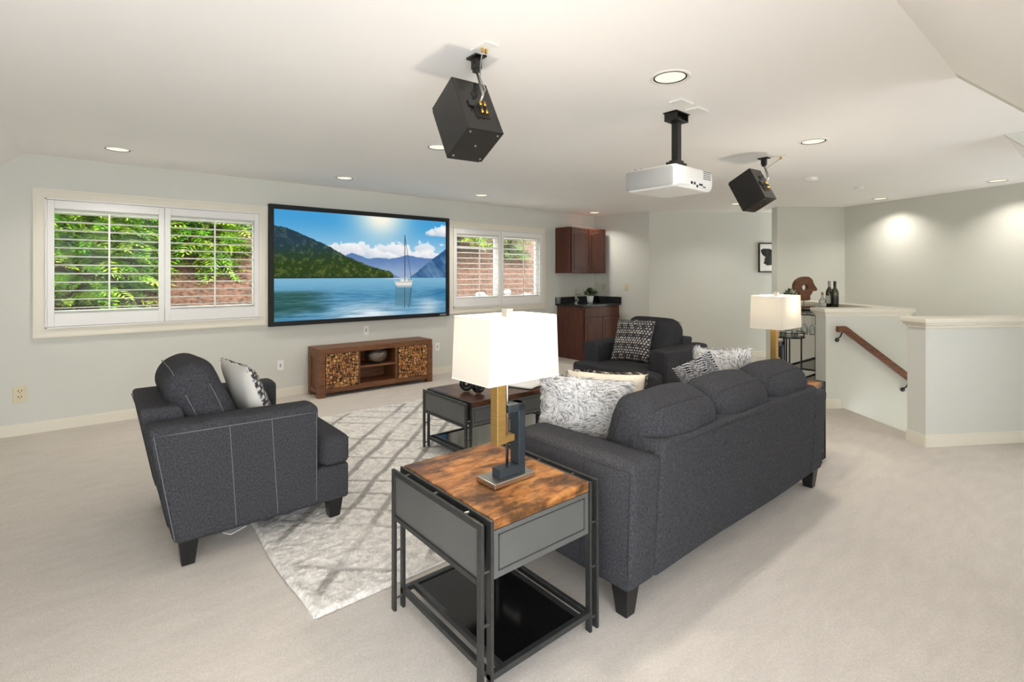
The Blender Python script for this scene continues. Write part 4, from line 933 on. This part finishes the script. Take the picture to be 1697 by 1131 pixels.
q = MB(); q.box(-.08, .08, -.05, .05, -.006, 0); q.box(-.07, -.062, -.045, .045, -.05, -.004); q.box(.062, .07, -.045, .045, -.05, -.004); q.box(-.07, .07, -.045, .045, -.056, -.05); q.build('ceiling_bracket', 'black_leg', t)
q = MB(); q.box(-.023, .023, -.023, .023, -.33, -.02); q.cyl((.024, 0, -.315), (.036, 0, -.315), .006, n=8); q.build('pole', 'black_leg', t, bevel=.003)
q = MB(); q.box(-.06, .06, -.045, .045, -.375, -.345); q.box(-.07, .07, -.035, .035, -.345, -.325); q.box(-.04, .04, -.03, .03, -.325, -.31); q.build('projector_bracket', 'black_leg', t, bevel=.003)
q = MB()
for (x, y) in ((-.16, .16), (-.13, .06), (.12, .14), (-.17, .20)): q.cyl((x, y, -.372), (x, y, -.362), .010, n=10)
q.build('mounting_foot', 'silver_panel', t, kind='stuff')
for (x, y, lb) in ((2.80, 1.72, 'white blank ceiling plate nearer the large downlight'), (3.01, 1.735, 'white ceiling outlet plate right of the projector pole')):
    m_ = MB(); m_.rbox((0, 0, -.005), (.066, .043, .005), .002, n=0, k=1); o = m_.build('ceiling_plate', 'white_plastic'); o.location = (x, y, ZC); tag(o, lb, 'ceiling plate')

# ------------------------------------------------------------------ corner bar cabinet
def arch_door(parent, x0, x1, z0, z1, y, arch):
    """raised panel door facing -y"""
    d = MB(); d.box(x0, x1, y, y + .02, z0, z1); do = d.build('door', 'cherry', parent, bevel=.003)
    p = MB(); fr = .055; n_ = 10; top = [(x0 + fr + (x1 - x0 - 2 * fr) * (1 - i / n_), z1 - fr - (.035 * (1 - math.sin(math.pi * i / n_)) if arch else 0)) for i in range(n_ + 1)]
    poly = [(x0 + fr, z0 + fr), (x1 - fr, z0 + fr)] + top; p.prism(poly, y - .004, y + .002, 'y'); p.build('raised_panel', 'cherry', do, bevel=.003)
    g = MB(); pts = [(q[0], y - .001, q[1]) for q in poly]; g.tube(pts, .004, 5, close=True); g.build('groove', 'dark_back', do)
t = thing('wall_cabinet', 'cherry wood upper cabinet with two arched doors in the corner', 'cabinet', (6.10, 5.80, 0))
b = MB(); b.box(0, .92, 0, YW - 5.80, 1.42, 2.19); b.build('cabinet_body', 'cherry', t, bevel=.003)
arch_door(t, .035, .455, 1.435, 2.175, -.02, True); arch_door(t, .465, .90, 1.435, 2.175, -.02, True)
t = thing('base_cabinet', 'cherry wood base cabinet under the black counter', 'cabinet', (6.13, 5.53, 0))
b = MB(); b.box(0, .93, 0, YW - 5.545, 0.0, .868); b.build('cabinet_body', 'cherry', t, bevel=.003)
d = MB(); d.box(.03, .91, -.018, 0, .70, .85); d.build('drawer_front', 'cherry', t, bevel=.003)
arch_door(t, .03, .465, .10, .685, -.02, False); arch_door(t, .475, .91, .10, .685, -.02, False)
t = thing('countertop', 'black stone counter with backsplash on the corner cabinet', 'countertop', (6.10, 5.50, .87))
b = MB(); b.box(0, .985, 0, YW - 5.50, 0, .035); b.build('slab', 'granite', t, bevel=.004)
b = MB(); b.box(0, .97, YW - 5.525, YW - 5.502, .035, .14); b.build('backsplash', 'granite', t); b = MB(); b.box(.962, .985, .0, YW - 5.53, .035, .14); b.build('backsplash', 'granite', t)
t = thing('bar_faucet', 'small chrome faucet on the black counter', 'faucet', (6.40, 5.93, .905))
b = MB(); b.cyl((0, 0, 0), (0, 0, .17), .020, .016, n=14); b.lathe([(.027, 0), (.027, .012), (.0001, .012)], 14); b.build('faucet_body', 'steel', t, True)
b = MB(); b.tube([(0, 0, .15), (.03, -.06, .16), (.045, -.10, .135)], .010, 8); b.build('spout', 'steel', t, True); b = MB(); b.tube([(0, 0, .17), (-.01, .0, .20), (.03, .02, .235)], .005, 6); b.build('handle', 'steel', t, True)
b = MB(); b.tube([(.01, .0, .012), (.055, .0, .05), (.055, 0, .09)], .009, 7); b.build('sprayer', 'steel', t, True)
def plant(name, label, loc, pot, n, rad, hh, lsz, seed, cols_):
    t = thing(name, label, 'plant', loc); R = random.Random(seed)
    if pot: p = MB(); p.lathe([(.0001, 0), (pot * .72, 0), (pot, pot * 2.0), (pot * .92, pot * 2.0), (pot * .85, pot * 1.7), (.0001, pot * 1.7)], 18); p.build('pot', 'soap_white', t, True)
    z0 = pot * 1.8; f = MB(); stn = MB()
    for i in range(n):
        a = R.uniform(0, 6.283); el = R.uniform(.25, 1.45); d = Vector((math.cos(a) * math.cos(el) * rad, math.sin(a) * math.cos(el) * rad, math.sin(el) * hh)); p0 = Vector((0, 0, z0)); 
        if i % 3 == 0: stn.tube([tuple(p0), tuple(p0 + d * .9)], .002, 4)
        base = p0 + d * R.uniform(.45, 1.0); dr = (d.normalized() + Vector((R.uniform(-.6, .6), R.uniform(-.6, .6), R.uniform(-.4, .4)))).normalized(); sd = dr.cross(Vector((R.uniform(-.3, .3), R.uniform(-.3, .3), 1))).normalized(); cc = lin(R.choice(cols_))
        f.add([tuple(base), tuple(base + dr * lsz * .5 + sd * lsz * .24), tuple(base + dr * lsz), tuple(base + dr * lsz * .5 - sd * lsz * .24)], [(0, 1, 2, 3)], c=cc)
    stn.build('stem', 'leaf_stem', t, kind='stuff'); f.build('foliage', 'leaf', t, colors=True, kind='stuff'); return t
mat('leaf_stem', (70, 92, 50), 0.6)
plant('potted_plant', 'small green plant in a white pot on the black counter', (6.66, 5.84, .905), .062, 150, .12, .12, .06, 4, [(58, 78, 40), (40, 58, 32), (84, 104, 58)])

# ------------------------------------------------------------------ framed print in the hall
hd = (Vector((*HALL1, 0)) - Vector((*HALL0, 0))).normalized(); hn = Vector((-hd.y, hd.x, 0)) * -1
def hall_at(px, off=.0):
    X = (px - CX) / F; d = Vector((X * S + C, -X * C + S, 0)); nrm = Vector((hd.y, -hd.x, 0)); q = Vector((*HALL0, 0)) + nrm * off
    return d * (q.dot(nrm) / d.dot(nrm))
pl = hall_at(1258, .03)
t = thing('framed_print', 'black framed abstract print partly hidden by the wall corner', 'picture', (pl.x, pl.y, 1.435), math.atan2(hd.y, hd.x))
W_, H_, fb = .52, .50, .018; b = MB()
for (a0, a1, c0, c1) in ((0, W_, H_ - fb, H_), (0, W_, 0, fb), (0, fb, fb, H_ - fb), (W_ - fb, W_, fb, H_ - fb)): b.box(a0, a1, -.0, .028, c0, c1)
b.build('frame', 'screen_frame', t); b = MB(); b.box(fb, W_ - fb, .014, .02, fb, H_ - fb); b.build('print_sheet', 'paper', t)
b = MB(); R = random.Random(2); pts = []
for i in range(40):
    a = 2 * math.pi * i / 40; rr = 1 + .22 * math.sin(3 * a + 1) + R.uniform(-.14, .14); pts.append((W_ * .5 + .215 * rr * math.cos(a), H_ * .53 + .135 * rr * math.sin(a)))
b.prism(pts, .0125, .0142, 'y'); b.build('ink_shape', 'foil_black', t)

# ------------------------------------------------------------------ handrail
t = thing('stair_handrail', 'brown wooden handrail on the stair half wall', 'handrail', tuple(de(0, -.07)), math.atan2(D.y, D.x))
sl = math.atan2(.305 - .852, .858 - .12); M = Matrix.Translation((.15, 0, .835)) @ Matrix.Rotation(-sl, 4, 'Y')
b = MB(); prof = [(-.026, -.030), (.026, -.030), (.030, -.006), (.022, .030), (-.022, .030), (-.030, -.006)]; b.prism(prof, 0, 1.7, 'x', M=M); b.build('rail', 'rail_wood', t, bevel=.004)
b = MB(); b.prism(prof, -.075, .012, 'x', M=Matrix.Translation((.15, 0, .835))); b.build('rail_end', 'rail_wood', t, bevel=.004)
for x, z in ((.125, .80), (.83, .275)):
    b = MB(); b.tube([(x, -.0, z), (x, .03, z - .05), (x - .01, .062, z - .075)], .007, 7); b.cyl((x - .01, .058, z - .085), (x - .01, .069, z - .085), .022, n=14); b.build('bracket', 'black_metal', t, True)

# ------------------------------------------------------------------ bar console and its bottles
BX0, BX1, BY0, BY1, BZ = 6.17, 7.16, 2.10, 2.48, 1.012
t = thing('bar_console', 'narrow black metal bar console behind the stair half wall', 'console table', ((BX0 + BX1) / 2, (BY0 + BY1) / 2, 0)); hx, hy = (BX1 - BX0) / 2, (BY1 - BY0) / 2
b = MB(); b.box(-hx - .01, hx, -hy - .01, hy, BZ - .018, BZ); b.build('top', 'gloss_black', t, bevel=.003)
for sx in (-1, 1):
    for sy in (-1, 1): b = MB(); b.box(sx * (hx - .01) - .009, sx * (hx - .01) + .009, sy * (hy - .01) - .009, sy * (hy - .01) + .009, 0, BZ - .018); b.build('leg', 'black_leg', t)
for z in (BZ - .07, .33, .12): b = MB(); b.box(-hx, -hx + .012, -hy, hy, z, z + .012); b.box(hx - .012, hx, -hy, hy, z, z + .012); b.box(-hx, hx, -hy, -hy + .012, z, z + .012); b.box(-hx, hx, hy - .012, hy, z, z + .012); b.build('rack_rail', 'black_leg', t)
for q in range(5): y = -hy + .05 + q * .07; b = MB(); b.box(-hx, -hx + .5, y, y + .008, BZ - .055, BZ - .047); b.build('glass_rail', 'black_leg', t)
for z in (.115, .325): b = MB(); b.box(-hx, hx, -hy, hy, z, z + .005); b.build('shelf', 'black_shelf', t)
def at_plane(px, x): X = (px - CX) / F; d = Vector((X * S + C, -X * C + S)); return d.y / d.x * x
for k, (px, lb) in enumerate(((1333, 'clear stem glass hanging under the bar console, left one'), (1347, 'clear stem glass hanging under the bar console, right one'))):
    x = 6.21; o = MB(); o.lathe([(.032, 0), (.032, -.003), (.004, -.008), (.0035, -.085), (.012, -.095), (.034, -.125), (.040, -.165), (.034, -.215), (.032, -.215), (.037, -.165), (.030, -.125), (.0001, -.10)], 18); o = o.build('wine_glass', 'clear_glass', None, True); o.location = (x, at_plane(px, x), BZ - .074); tag(o, lb, 'glass', 'hanging wine glasses')
def bottle(label, px, x, foil, r=.038, h=.31):
    t = thing('wine_bottle', label, 'bottle', (x, at_plane(px, x), BZ), group='wine bottles')
    b = MB(); b.lathe([(.0001, .0), (r, .004), (r, h * .58), (r * .85, h * .66), (.015, h * .76), (.0135, h * .80)], 20); b.build('glass_body', 'bottle_green', t, True)
    b = MB(); b.lathe([(.0145, h * .78), (.0150, h * .97), (.016, h), (.0001, h)], 16); b.build('foil', foil, t, True)
    b = MB(); b.lathe([(r + .0006, h * .16), (r + .0006, h * .46)], 20); b.build('label_wrap', 'bottle_label' if foil == 'foil_grey' else 'foil_black', t, True); return t
bottle('green wine bottle with grey foil neck and pale label on the bar', 1374.5, 6.62, 'foil_grey')
bottle('green wine bottle with black foil neck on the bar', 1383.5, 6.55, 'foil_black')
t = thing('glass_carafe', 'clear glass carafe with cork stopper beside the wine bottles', 'bottle', (6.46, at_plane(1363, 6.46), BZ))
b = MB(); b.lathe([(.0001, .002), (.035, .002), (.038, .02), (.037, .085), (.014, .125), (.013, .165), (.016, .17), (.012, .17), (.010, .125), (.033, .083), (.033, .02), (.0001, .012)], 20); b.build('glass_body', 'clear_glass', t, True)
b = MB(); b.lathe([(.0001, .185), (.014, .185), (.011, .155), (.0001, .155)], 14); b.build('stopper', 'cork', t, True)
b = MB(); b.lathe([(.0385, .025), (.0385, .062)], 20); b.build('label_wrap', 'bottle_label', t, True)
px = 1332; x = 6.46; t = thing('head_sculpture', 'carved wooden head profile with a round hole on a stand', 'sculpture', (x, at_plane(px, x), BZ), math.atan2(D.y, D.x))
sil = [(-.065, .085), (.058, .085), (.062, .13), (.085, .165), (.095, .19), (.135, .195), (.148, .215), (.125, .25), (.105, .285), (.09, .325), (.055, .355), (.005, .362), (-.05, .35), (-.10, .315), (-.125, .265), (-.125, .215), (-.10, .185), (-.07, .175), (-.062, .13)]
hc = (.0, .235); hr = .034; sm = []
for i in range(len(sil)):
    p0_, p1_, p2_, p3_ = (Vector(sil[(i + k) % len(sil)]) for k in (-1, 0, 1, 2))
    for q in (0, .33, .66): sm.append(tuple(.5 * (2 * p1_ + (p2_ - p0_) * q + (2 * p0_ - 5 * p1_ + 4 * p2_ - p3_) * q * q + (3 * p1_ - p0_ - 3 * p2_ + p3_) * q ** 3)))
b = MB(); k = len(sm); ang = [math.atan2(p[1] - hc[1], p[0] - hc[0]) for p in sm]
vv = []
for y in (-.028, .028): vv += [(p[0], y, p[1]) for p in sm] + [(hc[0] + hr * math.cos(a), y, hc[1] + hr * math.sin(a)) for a in ang]
ff = []
for i in range(k):
    j = (i + 1) % k; ff += [(i, j, k + j, k + i), (2 * k + j, 2 * k + i, 3 * k + i, 3 * k + j), (j, i, 2 * k + i, 2 * k + j), (k + i, k + j, 3 * k + j, 3 * k + i)]
b.add(vv, ff); b.build('carved_head', 'sculpture_wood', t, bevel=.004)
b = MB(); b.cyl((0, 0, .015), (0, 0, .095), .004, n=8); b.build('post', 'black_metal', t); b = MB(); b.box(-.11, .11, -.045, .045, 0, .016); b.build('base', 'sculpture_wood', t, bevel=.002)
plant('leafy_plant', 'leafy green plant on the bar behind the far lamp', (6.215, 2.425, BZ), .045, 170, .075, .12, .045, 8, [(70, 96, 58), (44, 66, 38), (190, 204, 170), (96, 120, 76)])
# round side table with glasses
t = thing('round_side_table', 'small round black tray table behind the far lamp', 'side table', (5.93, 2.33, 0)); r = .165; zt = .72
b = MB(); b.lathe([(.0001, zt - .014), (r, zt - .014), (r, zt), (.0001, zt)], 32); b.build('tray', 'gloss_black', t)
b = MB(); b.tube([(r * math.cos(a), r * math.sin(a), zt + .045) for a in [2 * math.pi * q / 32 for q in range(32)]], .006, 6, close=True)
for q in range(8): a = 2 * math.pi * q / 8; b.cyl((r * math.cos(a), r * math.sin(a), zt), (r * math.cos(a), r * math.sin(a), zt + .045), .004, n=6)
b.build('gallery_rail', 'black_leg', t)
for q in range(4): a = math.pi / 4 + q * math.pi / 2 - .3; b = MB(); b.cyl((.13 * math.cos(a), .13 * math.sin(a), 0), (.13 * math.cos(a), .13 * math.sin(a), zt - .014), .009, n=8); b.build('leg', 'black_leg', t)
b = MB(); b.lathe([(.0001, .20), (r * .9, .20), (r * .9, .212), (.0001, .212)], 32); b.build('lower_shelf', 'gloss_black', t)
for k, (dx, dy, lb) in enumerate(((-.05, .03, 'short tumbler on the round tray, left of two'), (.02, -.06, 'short tumbler on the round tray, right of two'))):
    o = MB(); o.lathe([(.0001, .002), (.034, .002), (.037, .085), (.034, .085), (.031, .012), (.0001, .012)], 18); o = o.build('tumbler', 'clear_glass', None, True); o.location = (5.93 + dx, 2.33 + dy, zt + .001); tag(o, lb, 'glass', 'tumblers on the round tray')
b = MB(); b.box(-.05, .05, -.03, .03, 0, .24); o = b.build('dark_box', 'dark_blue_metal', None, bevel=.004); o.location = (5.87, 2.36, .213); o.rotation_euler = (0, 0, .3); tag(o, 'dark blue box on the lower shelf of the round table', 'box')
